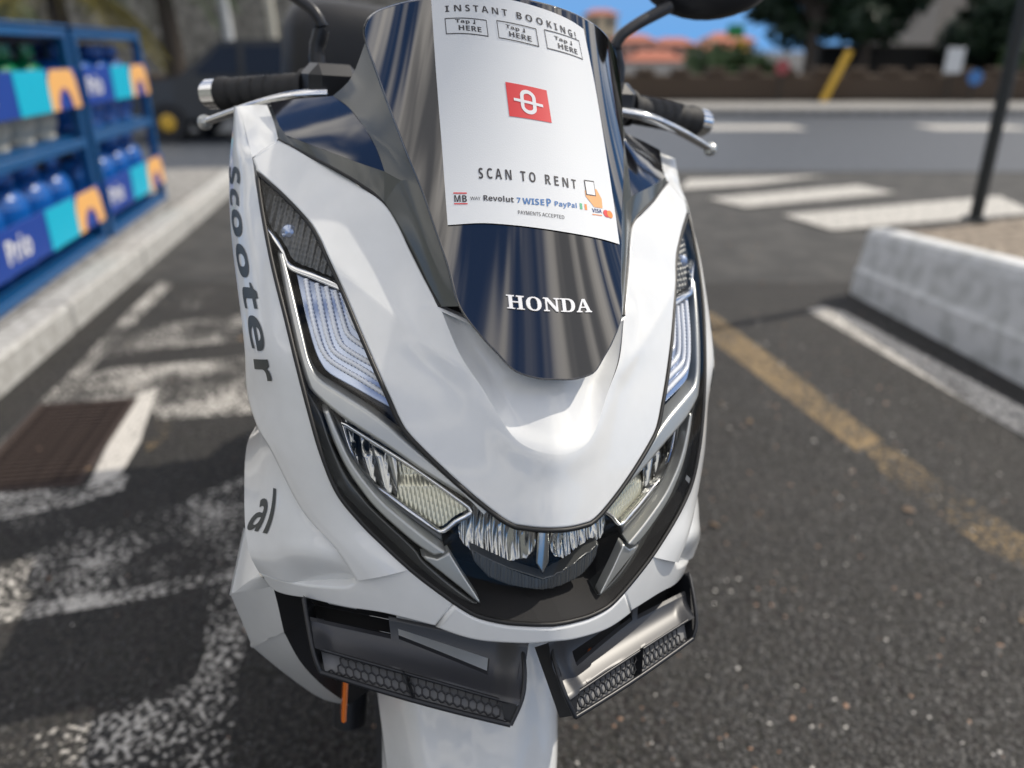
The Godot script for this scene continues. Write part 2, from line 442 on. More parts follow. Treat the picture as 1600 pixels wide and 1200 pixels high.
func panel(mk: Maker, outline: PackedVector2Array, zf: Callable, s := 1.0, cell := 0.006, r := 0.0015, thick := 0.003, split := PackedVector2Array(), zf_in = null) -> void:
	# a shell laid over the height zf(x, y): rounded edge of radius r, then a wall of depth thick
	var poly := outline
	if Geometry2D.is_polygon_clockwise(poly):
		poly = rev2(poly)
	var k := poly.size()
	var inner := PackedVector2Array()
	var outd := PackedVector2Array()
	for i in k:
		var e1 := (poly[i] - poly[(i + k - 1) % k]).normalized()
		var e2 := (poly[(i + 1) % k] - poly[i]).normalized()
		var n1 := Vector2(e1.y, -e1.x)
		var n2 := Vector2(e2.y, -e2.x)
		var m := (n1 + n2) / maxf(0.35, 1.0 + n1.dot(n2))
		outd.append(m)
		inner.append(poly[i] - m * r)
	if split.is_empty():
		fill(mk, inner, zf, s, cell)
	else:
		for piece in Geometry2D.clip_polygons(inner, split):
			fill(mk, piece, zf, s, cell)
		for piece in Geometry2D.intersect_polygons(inner, split):
			fill(mk, piece, zf_in, s, cell)
	var steps := 4 if r > 0.0 else 0
	var prev := []
	var rows := []
	for a in steps + 1:
		var ang := (PI / 2.0) * a / maxi(steps, 1)
		var row := []
		for i in k:
			var p := inner[i] + outd[i] * (r * sin(ang) if steps else 0.0)
			var q := Vector3(p.x * s, p.y, zf.call(p.x, p.y) - (r * (1.0 - cos(ang)) if steps else 0.0))
			var nf := normal_of(zf, p)
			var o3 := Vector3(outd[i].x, outd[i].y, 0).normalized()
			var nn := (nf * cos(ang) + o3 * sin(ang)).normalized() if steps else o3
			row.append([q, Vector3(nn.x * s, nn.y, nn.z)])
		rows.append(row)
	var last: Array = rows[rows.size() - 1]
	var wall := []
	var wall2 := []
	for i in k:
		var o3 := Vector3(outd[i].x * s, outd[i].y, 0).normalized()
		wall.append([last[i][0], o3])
		wall2.append([last[i][0] - Vector3(0, 0, thick), o3])
	rows.append(wall)
	rows.append(wall2)
	for a in rows.size() - 1:
		if a == steps:
			continue
		for i in k:
			var j := (i + 1) % k
			var q0: Array = rows[a][i]
			var q1: Array = rows[a][j]
			var q2: Array = rows[a + 1][j]
			var q3: Array = rows[a + 1][i]
			mk.quad(q0[0], q1[0], q2[0], q3[0], q0[1], q1[1], q2[1], q3[1])


func strip(mk: Maker, a: PackedVector2Array, b: PackedVector2Array, zf: Callable, s := 1.0, r := 0.001, thick := 0.006, cell := 0.004) -> void:
	panel(mk, ring([smooth2(a, 0.003), rev2(smooth2(b, 0.003))]), zf, s, cell, r, thick)


func on_front(p: PackedVector2Array, off: float, s: float) -> PackedVector3Array:
	var o := PackedVector3Array()
	for q in p:
		o.append(Vector3(q.x * s, q.y, front(q.x, q.y) + off))
	return o


func text_triangles(words: String, font: Font, size: float, depth := 0.0) -> Array:
	# [triangles' corners, their normals] of flat or raised lettering, in units of SIZE; starts at x = 0 on the baseline y = 0
	var t := TextMesh.new()
	t.text = words
	t.font = font
	t.font_size = 64
	t.pixel_size = size / 64.0
	t.depth = depth
	t.curve_step = 1.0
	t.horizontal_alignment = HORIZONTAL_ALIGNMENT_LEFT
	t.vertical_alignment = VERTICAL_ALIGNMENT_CENTER
	var v := PackedVector3Array()
	var n := PackedVector3Array()
	for k in t.get_surface_count():
		var a := t.surface_get_arrays(k)
		var ix: PackedInt32Array = a[Mesh.ARRAY_INDEX]
		for i in ix:
			v.append(a[Mesh.ARRAY_VERTEX][i])
			n.append(a[Mesh.ARRAY_NORMAL][i])
	var lo := Vector3(1e9, 1e9, 1e9)
	var hi := -lo
	for q in v:
		lo = lo.min(q); hi = hi.max(q)
	for i in v.size():
		v[i] = v[i] - Vector3(lo.x, lo.y, 0)
	return [v, n, hi - lo]


func split_tris(v: PackedVector3Array, most: float) -> PackedVector3Array:
	# cuts long triangles so that lettering can follow a curved surface
	var o := PackedVector3Array()
	var todo := []
	for i in range(0, v.size(), 3):
		todo.append([v[i], v[i + 1], v[i + 2]])
	while todo.size():
		var t: Array = todo.pop_back()
		var e := [t[0].distance_to(t[1]), t[1].distance_to(t[2]), t[2].distance_to(t[0])]
		var k := 0
		if e[1] > e[k]: k = 1
		if e[2] > e[k]: k = 2
		if e[k] <= most:
			o.append_array([t[0], t[1], t[2]])
			continue
		var a: Vector3 = t[k]
		var b: Vector3 = t[(k + 1) % 3]
		var c: Vector3 = t[(k + 2) % 3]
		var m := (a + b) / 2.0
		todo.append([a, m, c])
		todo.append([m, b, c])
	return o


func font(bold: bool, serif := false) -> Font:
	var f := SystemFont.new()
	f.font_names = PackedStringArray(["Droid Serif" if serif else "Droid Sans"])
	f.font_weight = 700 if bold else 400
	return f


func mat(called: String, c: Color, rough := 0.5, metal := 0.0, coat := 0.0, spec := 0.5) -> StandardMaterial3D:
	# c is the linear, real-world base colour
	var m := StandardMaterial3D.new()
	m.resource_name = called
	m.albedo_color = c.linear_to_srgb()
	m.roughness = rough
	m.metallic = metal
	m.metallic_specular = spec
	if coat > 0.0:
		m.clearcoat_enabled = true
		m.clearcoat = coat
		m.clearcoat_roughness = 0.03
	mats[called] = m
	return m


func noise_tex(freq: float, size: int, seed_: int, ramp: Gradient = null, octaves := 4, bumps := false) -> NoiseTexture2D:
	var f := FastNoiseLite.new()
	f.seed = seed_
	f.frequency = freq
	f.fractal_octaves = octaves
	var t := NoiseTexture2D.new()
	t.width = size
	t.height = size
	t.seamless = true
	t.noise = f
	if ramp:
		t.color_ramp = ramp
	if bumps:
		t.as_normal_map = true
		t.bump_strength = 4.0
	return t


func ramp2(a: Color, b: Color, lo := 0.0, hi := 1.0) -> Gradient:
	var g := Gradient.new()
	g.offsets = PackedFloat32Array([lo, hi])
	g.colors = PackedColorArray([a.linear_to_srgb(), b.linear_to_srgb()])
	return g


func _ready() -> void:
	rng.seed = 7
	set_camera()
	set_sky()
	set_materials()
	build_ground()
	build_leaves()
	build_street()
	build_scooter()
	build_racks()
	build_far()
	build_shop()


func set_camera() -> void:
	var cam := Camera3D.new()
	cam.name = "camera"
	add_child(cam)
	cam.position = Vector3(0, 1.08, 0)
	cam.rotation = Vector3(-deg_to_rad(23.4), 0, 0)
	cam.near = 0.05
	cam.far = 900.0
	var at := CameraAttributesPhysical.new()
	at.frustum_focal_length = 24.04
	at.frustum_focus_distance = 0.68
	at.frustum_near = 0.05
	at.frustum_far = 900.0
	at.exposure_aperture = 2.3
	cam.attributes = at
	cam.fov = 53.05
	cam.current = true


func set_sky() -> void:
	var w := 1024
	var h := 512
	var im := Image.create(w, h, false, Image.FORMAT_RGBF)
	var big := FastNoiseLite.new()
	big.seed = 10
	big.frequency = 0.55
	big.fractal_octaves = 6
	big.fractal_gain = 0.55
	var wisp := FastNoiseLite.new()
	wisp.seed = 4
	wisp.frequency = 1.7
	wisp.fractal_octaves = 4
	for j in h:
		var el := PI / 2.0 - (j + 0.5) / h * PI
		for i in w:
			if el < -0.02:
				im.set_pixel(i, j, Color(0.16, 0.155, 0.15))
				continue
			var az := ((i + 0.5) / w - 0.5) * TAU
			var y := sin(el)
			var d := Vector3(sin(az) * cos(el), y, -cos(az) * cos(el))
			var base := Color(0.05, 0.11, 0.27).lerp(Color(0.085, 0.255, 0.53), pow(clampf(1.0 - y, 0, 1), 3.0))
			var k := 1.0 / (maxf(y, 0.0) + 0.25)
			var q := Vector3(d.x * k * 0.8, d.z * k * 1.3, 0.3)
			q += 0.25 * Vector3(wisp.get_noise_3dv(q * 0.6), wisp.get_noise_3dv(q * 0.6 + Vector3(5, 5, 5)), 0)
			var t := big.get_noise_3dv(q * 2.3 + Vector3(3.1, 7.7, 0)) + 0.38 * wisp.get_noise_3dv(q * 2.4)
			var cover := smoothstep(-0.20, 0.16, t) * smoothstep(0.06, 0.30, y)
			var thick := smoothstep(0.0, 0.45, t + 0.25 * wisp.get_noise_3dv(q * 1.1 + Vector3(9, 2, 5)))
			var cloud := Color(1.45, 1.37, 1.25).lerp(Color(0.36, 0.36, 0.365), thick)
			im.set_pixel(i, j, base.lerp(cloud, cover * 0.95))
	var m := PanoramaSkyMaterial.new()
	m.panorama = ImageTexture.create_from_image(im)
	var sky := Sky.new()
	sky.sky_material = m
	var e := Environment.new()
	e.background_mode = Environment.BG_SKY
	e.sky = sky
	e.tonemap_mode = Environment.TONE_MAPPER_LINEAR
	e.tonemap_exposure = 1.18
	e.background_energy_multiplier = 1.25
	e.sdfgi_enabled = true
	e.ssao_enabled = true
	e.ssil_enabled = true
	var we := WorldEnvironment.new()
	we.name = "world_environment"
	we.environment = e
	add_child(we)
	var sun := DirectionalLight3D.new()
	sun.name = "sun"
	add_child(sun)
	sun.look_at_from_position(Vector3.ZERO, -sun_to, Vector3.UP)
	sun.light_energy = 1.0
	sun.light_angular_distance = 0.6
	sun.light_color = Color(1.0, 0.965, 0.91)
	sun.shadow_enabled = true


func set_materials() -> void:
	var white := mat("white_paint", Color(0.74, 0.75, 0.745), 0.42, 0.0, 0.9)
	white.clearcoat_roughness = 0.06
	white.uv1_triplanar = true
	white.uv1_scale = Vector3(9, 9, 9)
	white.albedo_texture = noise_tex(0.02, 256, 5, ramp2(Color(0.94, 0.94, 0.935), Color(1, 1, 1)))
	white.normal_enabled = true
	white.normal_texture = noise_tex(0.35, 512, 21, null, 2, true)
	white.normal_scale = 0.05
	mat("gloss_black", Color(0.006, 0.006, 0.008), 0.06, 0.0, 1.0, 0.6)
	mat("screen_black", Color(0.105, 0.104, 0.106), 0.03, 0.95, 0.6, 0.5)
	var gp := mat("mirrored_grey_trim", Color(0.062, 0.067, 0.060), 0.34, 0.0, 0.5)  # gloss black trim, with the grey building it mirrors put into its colour
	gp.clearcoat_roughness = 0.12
	mat("satin_black", Color(0.014, 0.015, 0.018), 0.38)
	mat("vent_black", Color(0.032, 0.033, 0.038), 0.40, 0.0, 0.0, 0.6)
	mat("vent_tray", Color(0.17, 0.173, 0.18), 0.5)
	mat("rough_black", Color(0.01, 0.01, 0.011), 0.75)
	mat("seal_black", Color(0.006, 0.006, 0.006), 0.5)
	mat("lamp_black", Color(0.010, 0.011, 0.012), 0.16)
	mat("shroud_grey", Color(0.085, 0.088, 0.085), 0.24, 0.3, 0.5)
	mat("lamp_grey", Color(0.10, 0.105, 0.105), 0.3, 0.35)
	mat("chrome", Color(0.80, 0.81, 0.82), 0.10, 1.0)
	mat("satin_silver", Color(0.50, 0.51, 0.49), 0.3, 0.6)
	mat("reflector", Color(0.46, 0.47, 0.46), 0.16, 1.0)
	mat("reflector_warm", Color(0.66, 0.65, 0.52), 0.2, 0.55)
	mat("guide_white", Color(0.78, 0.81, 0.86), 0.12, 0.0, 0.5)
	mat("guide_blue", Color(0.40, 0.47, 0.62), 0.10, 0.55, 0.6)
	var lens := mat("clear_lens", Color(0.02, 0.02, 0.02), 0.02)
	lens.transparency = BaseMaterial3D.TRANSPARENCY_ALPHA
	lens.albedo_color.a = 0.03
	lens.metallic_specular = 0.3
	mat("rubber", Color(0.018, 0.018, 0.019), 0.7)
	mat("orange_reflector", Color(0.75, 0.17, 0.02), 0.2, 0.0, 0.6)
	var paper := mat("paper", Color(0.70, 0.72, 0.735), 0.6)
	paper.normal_enabled = true
	paper.normal_texture = noise_tex(0.08, 512, 9, null, 3, true)
	paper.normal_scale = 0.12
	paper.uv1_scale = Vector3(3, 3, 3)
	mat("ink_dark", Color(0.045, 0.042, 0.045), 0.6)
	mat("ink_red", Color(0.68, 0.045, 0.05), 0.5)
	mat("ink_white", Color(0.78, 0.78, 0.79), 0.5)
	mat("ink_navy", Color(0.02, 0.045, 0.19), 0.5)
	mat("ink_blue", Color(0.05, 0.17, 0.42), 0.5)
	mat("ink_skin", Color(0.80, 0.38, 0.15), 0.5)
	mat("ink_orange", Color(0.85, 0.25, 0.05), 0.5)
	mat("ink_green", Color(0.08, 0.42, 0.22), 0.5)
	mat("vinyl_grey", Color(0.045, 0.05, 0.048), 0.4)
	mat("seat_vinyl", Color(0.012, 0.012, 0.013), 0.5)


# ---------- the scooter ----------

var ridge: PackedVector2Array
var scoop: PackedVector2Array
var crease: PackedVector2Array

func ridge_dist(ax: float, y: float) -> float:
	var d := 1.0
	for i in ridge.size() - 1:
		d = minf(d, Geometry2D.get_closest_point_to_segment(Vector2(ax, y), ridge[i], ridge[i + 1]).distance_to(Vector2(ax, y)))
	return d


func cowl_z(x: float, y: float) -> float:
	var c := dist_to(crease, Vector2(absf(x), y))
	var fade := smoothstep(-0.27, -0.24, y)
	return front(x, y) + 0.0035 * exp(-pow(ridge_dist(absf(x), y) / 0.016, 2.0)) + 0.0042 * fade * exp(-sqrt(c * c + 0.000006) / 0.017)


func scoop_z(x: float, y: float) -> float:
	# the scoop sunk into the nose below the screen
	var ax := absf(x)
	var d := ridge_dist(ax, y)
	if not Geometry2D.is_point_in_polygon(Vector2(ax, y), scoop):
		d = -d
	var t := clampf(d / 0.014, -0.3, 1.0)
	return front(x, y) + 0.0035 * exp(-pow(d / 0.016, 2.0)) - 0.014 * (1.0 - (1.0 - t) * (1.0 - t)) * clampf((y + 0.304) / 0.045, 0.05, 1.0)


func wing_at(u: float, v: float, off: float, s: float) -> Vector3:
	var o1 := Vector3(0.190, -0.472, -0.072)
	var o2 := Vector3(0.178, -0.506, -0.024)
	var i2 := Vector3(0.029, -0.513, 0.048)
	var i1 := Vector3(0.013, -0.472, 0.006)
	var p := o1.lerp(i1, u).lerp(o2.lerp(i2, u), v)
	var n := (o2.lerp(i2, u) - o1.lerp(i1, u)).cross(i1.lerp(i2, v) - o1.lerp(o2, v)).normalized()
	if n.z < 0.0:
		n = -n
	p += n * off
	return Vector3(p.x * s, p.y, p.z)


func sheet_xy(p: float, q: float) -> Vector2:
	var l := curve2(SHEET_L, 1.0 - q)
	var r := curve2(SHEET_R, q)
	var b0 := curve2(SHEET_B, 0.0)
	var b1 := curve2(SHEET_B, 1.0)
	return l.lerp(r, p) + curve2(SHEET_B, p) - b0.lerp(b1, p)


func curve2(a: Array, t: float) -> Vector2:
	var k := a.size() / 2
	var f := clampf(t, 0.0, 1.0) * (k - 1)
	var i := mini(int(f), k - 2)
	var g := func(j: int) -> Vector2: return Vector2(a[2 * clampi(j, 0, k - 1)], a[2 * clampi(j, 0, k - 1) + 1]) / 1000.0
	return cr(g.call(i - 1), g.call(i), g.call(i + 1), g.call(i + 2), f - i)


func sheet_at(p: float, q: float, off: float) -> Vector3:
	var e := sheet_xy(p, q)
	return Vector3(e.x, e.y, screen_z(e.x, e.y) + 0.0016 + off)


func sheet_normal(p: float, q: float) -> Vector3:
	var e := sheet_xy(p, q)
	return normal_of(screen_z, e)


func sheet_poly(parent: Node, called: String, poly: PackedVector2Array, m: Material, off := 0.0004) -> void:
	var mk := Maker.new()
	var t := Geometry2D.triangulate_polygon(poly)
	var v := PackedVector3Array()
	for i in t:
		v.append(Vector3(poly[i].x, poly[i].y, 0))
	v = split_tris(v, 0.04)
	for i in range(0, v.size(), 3):
		var a := []
		var b := []
		for j in 3:
			a.append(sheet_at(v[i + j].x, v[i + j].y, off)); b.append(sheet_normal(v[i + j].x, v[i + j].y))
		mk.tri(a[0], a[1], a[2], b[0], b[1], b[2])
	obj(called, mk, m, parent)


func sheet_text(parent: Node, words: String, a: Vector2, b: Vector2, high: float, bold: bool, m: Material, off := 0.0004) -> void:
	# baseline from a to b in sheet coordinates, letters HIGH tall
	var tt := text_triangles(words, font(bold), 1.0)
	var size: Vector3 = tt[2]
	var src: PackedVector3Array = tt[0]
	var mk := Maker.new()
	for i in range(0, src.size(), 3):
		var q := []
		var nn := []
		for j in 3:
			var x: float = src[i + j].x / size.x
			var y: float = src[i + j].y / size.y
			var pq := a.lerp(b, x) + Vector2(0, high * y)
			q.append(sheet_at(pq.x, pq.y, off)); nn.append(sheet_normal(pq.x, pq.y))
		mk.tri(q[0], q[1], q[2], nn[0], nn[1], nn[2])
	obj("lettering", mk, m, parent)


func spaced(words: String) -> String:
	var o := ""
	for c in words:
		o += c + " "
	return o.strip_edges()


func build_scooter() -> void:
	ridge = smooth2(pts2([85.5, -213.7, 73, -242, 56, -264, 36, -291, 20, -299, 0, -301]), 0.004)
	crease = smooth2(pts2(CREASE), 0.012)
	scoop = ridge.duplicate()
	scoop.append_array([Vector2(-0.02, -0.301), Vector2(-0.02, -0.1), Vector2(0.0855, -0.1)])
	var bike := Node3D.new()
	bike.name = numbered("scooter")
	add_child(bike)
	tag(bike, "white scooter with dark windscreen, rental notice and slanted headlights, leaning on its stand", "scooter")
	var turn := Basis(Vector3.UP, deg_to_rad(15.56)) * Basis(Vector3.BACK, deg_to_rad(-7.80))
	bike.transform = Transform3D(turn, Vector3(0.081, 1.08, -0.540) + turn * Vector3(0, -LIFT, 0))
	var grp := func(called: String) -> Node3D:
		var o := Node3D.new()
		o.name = called
		bike.add_child(o, true)
		o.position = Vector3(0, LIFT, 0)
		return o
	var put := func(called: String, mk: Maker, m: Material) -> MeshInstance3D:
		var o := obj(called, mk, m, bike)
		o.position = Vector3(0, LIFT, 0)
		return o
	var W: Material = mats.white_paint

	# nose cowl
	var mk := Maker.new()
	var half := ring([pts2([0, -226, 50, -222, 85.5, -213.7]), rev2(smooth2(pts2(COWL_TRIM))), rev2(pts2(COWL_TOP)), smooth2(pts2(HL_IN)), smooth2(pts2(NOSE_BOTTOM))])
	var mouth := PackedVector2Array([Vector2(0.0855, -0.1)])
	mouth.append_array(ridge)
	for i in range(ridge.size() - 2, -1, -1):
		mouth.append(Vector2(-ridge[i].x, ridge[i].y))
	mouth.append(Vector2(-0.0855, -0.1))
	panel(mk, mirrored(half), cowl_z, 1.0, 0.0035, 0.0022, 0.012, mouth, scoop_z)
	put.call("front_cowl", mk, W)

	# centre lip under the headlight
	mk = Maker.new()
	half = ring([PackedVector2Array([Vector2(0, LENS_LOW)]), rev2(smooth2(pts2(LENS_BOTTOM))), smooth2(pts2(LIP_BOTTOM)), PackedVector2Array([Vector2(0, LIP_LOW)])])
	panel(mk, mirrored(half), func(x, y): return front(x, y) + 0.002, 1.0, 0.005, 0.0025, 0.018)
	put.call("lower_lip", mk, W)

	build_headlight(grp.call("headlight"))

	for s in [-1.0, 1.0]:
		# side cowl: from the lamp's outer edge round to the flank
		mk = Maker.new()
		var e := pts3(SIDE_E, s)
		var f := pts3(SIDE_S, s)
		var m1 := PackedVector3Array()
		var m2 := PackedVector3Array()
		var bk := PackedVector3Array()
		var e2 := PackedVector3Array()
		for i in e.size():
			var low := smoothstep(7.0, 10.0, float(i))
			e2.append(e[i] + Vector3(0.0, 0.0, -0.012))
			m1.append(e[i].lerp(f[i], 0.35) + Vector3(s * 0.004, 0, 0.008 * (1.0 - 0.6 * low)))
			m2.append(e[i].lerp(f[i], 0.72) + Vector3(s * 0.005, 0, 0.007 * (1.0 - 0.5 * low)))
			bk.append(f[i] + Vector3(-s * 0.022, 0, -0.05 + 0.03 * low))
		loft(mk, [e2, e], 60, 2, Vector3(-s, 0, 0.2))
		loft(mk, [e, m1, m2, f, bk], 70, 28, Vector3(s, 0.0, 1.0))
		var side: MeshInstance3D = put.call("side_cowl", mk, W)
		# wording down the flank
		var words := Maker.new()
		var tt := text_triangles("Scooter", font(true), 1.0)
		var size: Vector3 = tt[2]
		var src := split_tris(tt[0], 0.12)
		var place := func(q: Vector3) -> Vector3:
			var tx := q.x / size.x
			var ty := q.y / size.y
			if s > 0.0:
				tx = 1.0 - tx
			return loft_at([e, m1, m2, f, bk], lerpf(0.175, 0.59, tx), lerpf(0.62, 0.47, tx) - ty * lerpf(0.34, 0.25, tx))
		for i in range(0, src.size(), 3):
			var q := []
			for j in 3:
				q.append(place.call(src[i + j]) + Vector3(s * 0.0005, 0.0001, 0.0006))
			var nn: Vector3 = (q[1] - q[0]).cross(q[2] - q[0]).normalized()
			if nn.dot(Vector3(s, 0.1, 0.6)) < 0.0:
				nn = -nn
			words.tri(q[0], q[1], q[2], nn, nn, nn)
		obj("lettering", words, mats.vinyl_grey, side)

		# shoulder on top of the side cowl
		mk = Maker.new()
		loft(mk, [pts3(CAP_A, s), pts3(CAP_B, s), pts3(CAP_C, s)], 12, 12, Vector3(0, 1, 0.4))
		put.call("shoulder_cap", mk, W)

		# lower front of the side cowl, round the lamp's lower corner
		mk = Maker.new()
		var low_edge := ring([smooth2(pts2(HL_OUT).slice(8)), rev2(smooth2(pts2(SIDE_BOTTOM))), rev2(smooth2(pts2(SIDEWING_BOT))), rev2(smooth2(pts2(SIDEWING_IN)).slice(12))])
		panel(mk, low_edge, flank, s, 0.005, 0.002, 0.02)
		put.call("lower_cowl", mk, W)

		# flared side wing
		mk = Maker.new()
		var wc := [pts3(WINGC0, s), pts3(WINGC1, s), pts3(WINGC2, s), pts3(WINGC3, s), pts3(WINGC4, s)]
		loft(mk, wc, 40, 30, Vector3(s * 0.5, 0, 1))
		var wb := PackedVector3Array()
		for q in wc[4]:
			wb.append(q + Vector3(-s * 0.02, 0.0, -0.06))
		loft(mk, [wc[4], wb], 40, 4, Vector3(s, 0, 0))
		var under := PackedVector3Array()
		var under_back := PackedVector3Array()
		for c in wc:
			under.append(c[7])
			under_back.append(c[7] + Vector3(0, -0.004, -0.03))
		loft(mk, [under, under_back], 24, 3, Vector3(0, -1, 0))
		var wing: MeshInstance3D = put.call("side_wing", mk, W)
		if s < 0.0:
			words = Maker.new()
			tt = text_triangles("al", font(true), 1.0)
			src = split_tris(tt[0], 0.12)
			for i in range(0, src.size(), 3):
				var q := []
				for j in 3:
					var w: Vector3 = src[i + j] / tt[2]
					q.append(loft_at(wc, 0.69 - 0.25 * w.y + 0.03 * w.x, 0.985 - 0.25 * w.x - w.y * 0.40) + Vector3(-0.0004, 0, 0.0007))
				var nn: Vector3 = (q[1] - q[0]).cross(q[2] - q[0]).normalized()
				if nn.z < 0.0:
					nn = -nn
				words.tri(q[0], q[1], q[2], nn, nn, nn)
			obj("lettering", words, mats.vinyl_grey, wing)

		# lower leg shield
		mk = Maker.new()
		loft(mk, [pts3(LEG_OUT, s), pts3(LEG_IN, s)], 40, 8, Vector3(s * 0.3, 0, 1))
		var lo := pts3(LEG_OUT, s)
		var lb := PackedVector3Array()
		for q in lo:
			lb.append(q + Vector3(-s * 0.01, 0.02, -0.09))
		loft(mk, [lo, lb], 40, 4, Vector3(s, -0.3, 0))
		put.call("leg_shield", mk, W)
		mk = Maker.new()
		var li := pts3(LEG_IN, s)
		var lc := PackedVector3Array()
		for q in li:
			lc.append(Vector3(q.x - s * 0.075, q.y + 0.012, q.z - 0.045))
		loft(mk, [li, lc], 30, 4, Vector3(0, 0, 1))
		put.call("shield_lining", mk, mats.rough_black)

		# dark plate beside the screen: gloss facet, its black frame coloured the grey it mirrors
		var facet := pts3(PLATE_FACET, s)
		mk = Maker.new()
		var mid := Vector3.ZERO
		for q in facet:
			mid += q / facet.size()
		for i in facet.size():
			var a := facet[i]
			var b := facet[(i + 1) % facet.size()]
			var nn := Vector3(s * 0.25, 0.85, 0.45).normalized()
			mk.tri(mid, a, b, nn, (nn + (a - mid) * 1.2).normalized(), (nn + (b - mid) * 1.2).normalized())
		put.call("side_plate", mk, mats.gloss_black)
		var se := func(x: float, y: float, off := 0.005) -> Vector3: return Vector3(x * s, y, screen_z(x, y) - off)
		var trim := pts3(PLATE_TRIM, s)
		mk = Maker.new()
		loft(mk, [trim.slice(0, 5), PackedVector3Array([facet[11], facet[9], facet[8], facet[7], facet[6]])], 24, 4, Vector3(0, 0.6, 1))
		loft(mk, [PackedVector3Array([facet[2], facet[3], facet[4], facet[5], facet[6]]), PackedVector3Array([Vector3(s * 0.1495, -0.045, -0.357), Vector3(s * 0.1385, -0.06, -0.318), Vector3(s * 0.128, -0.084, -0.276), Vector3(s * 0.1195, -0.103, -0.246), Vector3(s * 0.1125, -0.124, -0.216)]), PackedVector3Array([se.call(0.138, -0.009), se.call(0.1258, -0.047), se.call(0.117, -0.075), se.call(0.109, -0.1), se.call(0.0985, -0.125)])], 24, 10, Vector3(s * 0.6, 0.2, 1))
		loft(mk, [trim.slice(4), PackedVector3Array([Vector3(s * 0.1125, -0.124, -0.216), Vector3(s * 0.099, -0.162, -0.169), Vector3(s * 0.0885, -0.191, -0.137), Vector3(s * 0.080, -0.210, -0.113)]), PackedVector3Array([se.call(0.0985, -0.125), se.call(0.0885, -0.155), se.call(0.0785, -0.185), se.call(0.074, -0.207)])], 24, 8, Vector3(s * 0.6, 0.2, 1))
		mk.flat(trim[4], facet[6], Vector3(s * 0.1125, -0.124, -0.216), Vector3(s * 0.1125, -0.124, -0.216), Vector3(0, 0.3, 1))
		put.call("plate_frame", mk, mats.mirrored_grey_trim)
		mk = Maker.new()
		mk.tube(smooth3(trim), func(_t): return 0.0016, 8)
		put.call("rubber_seal", mk, mats.seal_black)

		build_vent(grp.call("vent_wing"), s)
		build_bar(grp.call("handlebar"), s)

	build_screen(grp.call("windscreen"), grp)
	build_fork(grp, put)
	build_body(put)


func dist_to(p: PackedVector2Array, q: Vector2) -> float:
	var d := 1.0
	for i in p.size() - 1:
		d = minf(d, Geometry2D.get_closest_point_to_segment(q, p[i], p[i + 1]).distance_to(q))
	return d


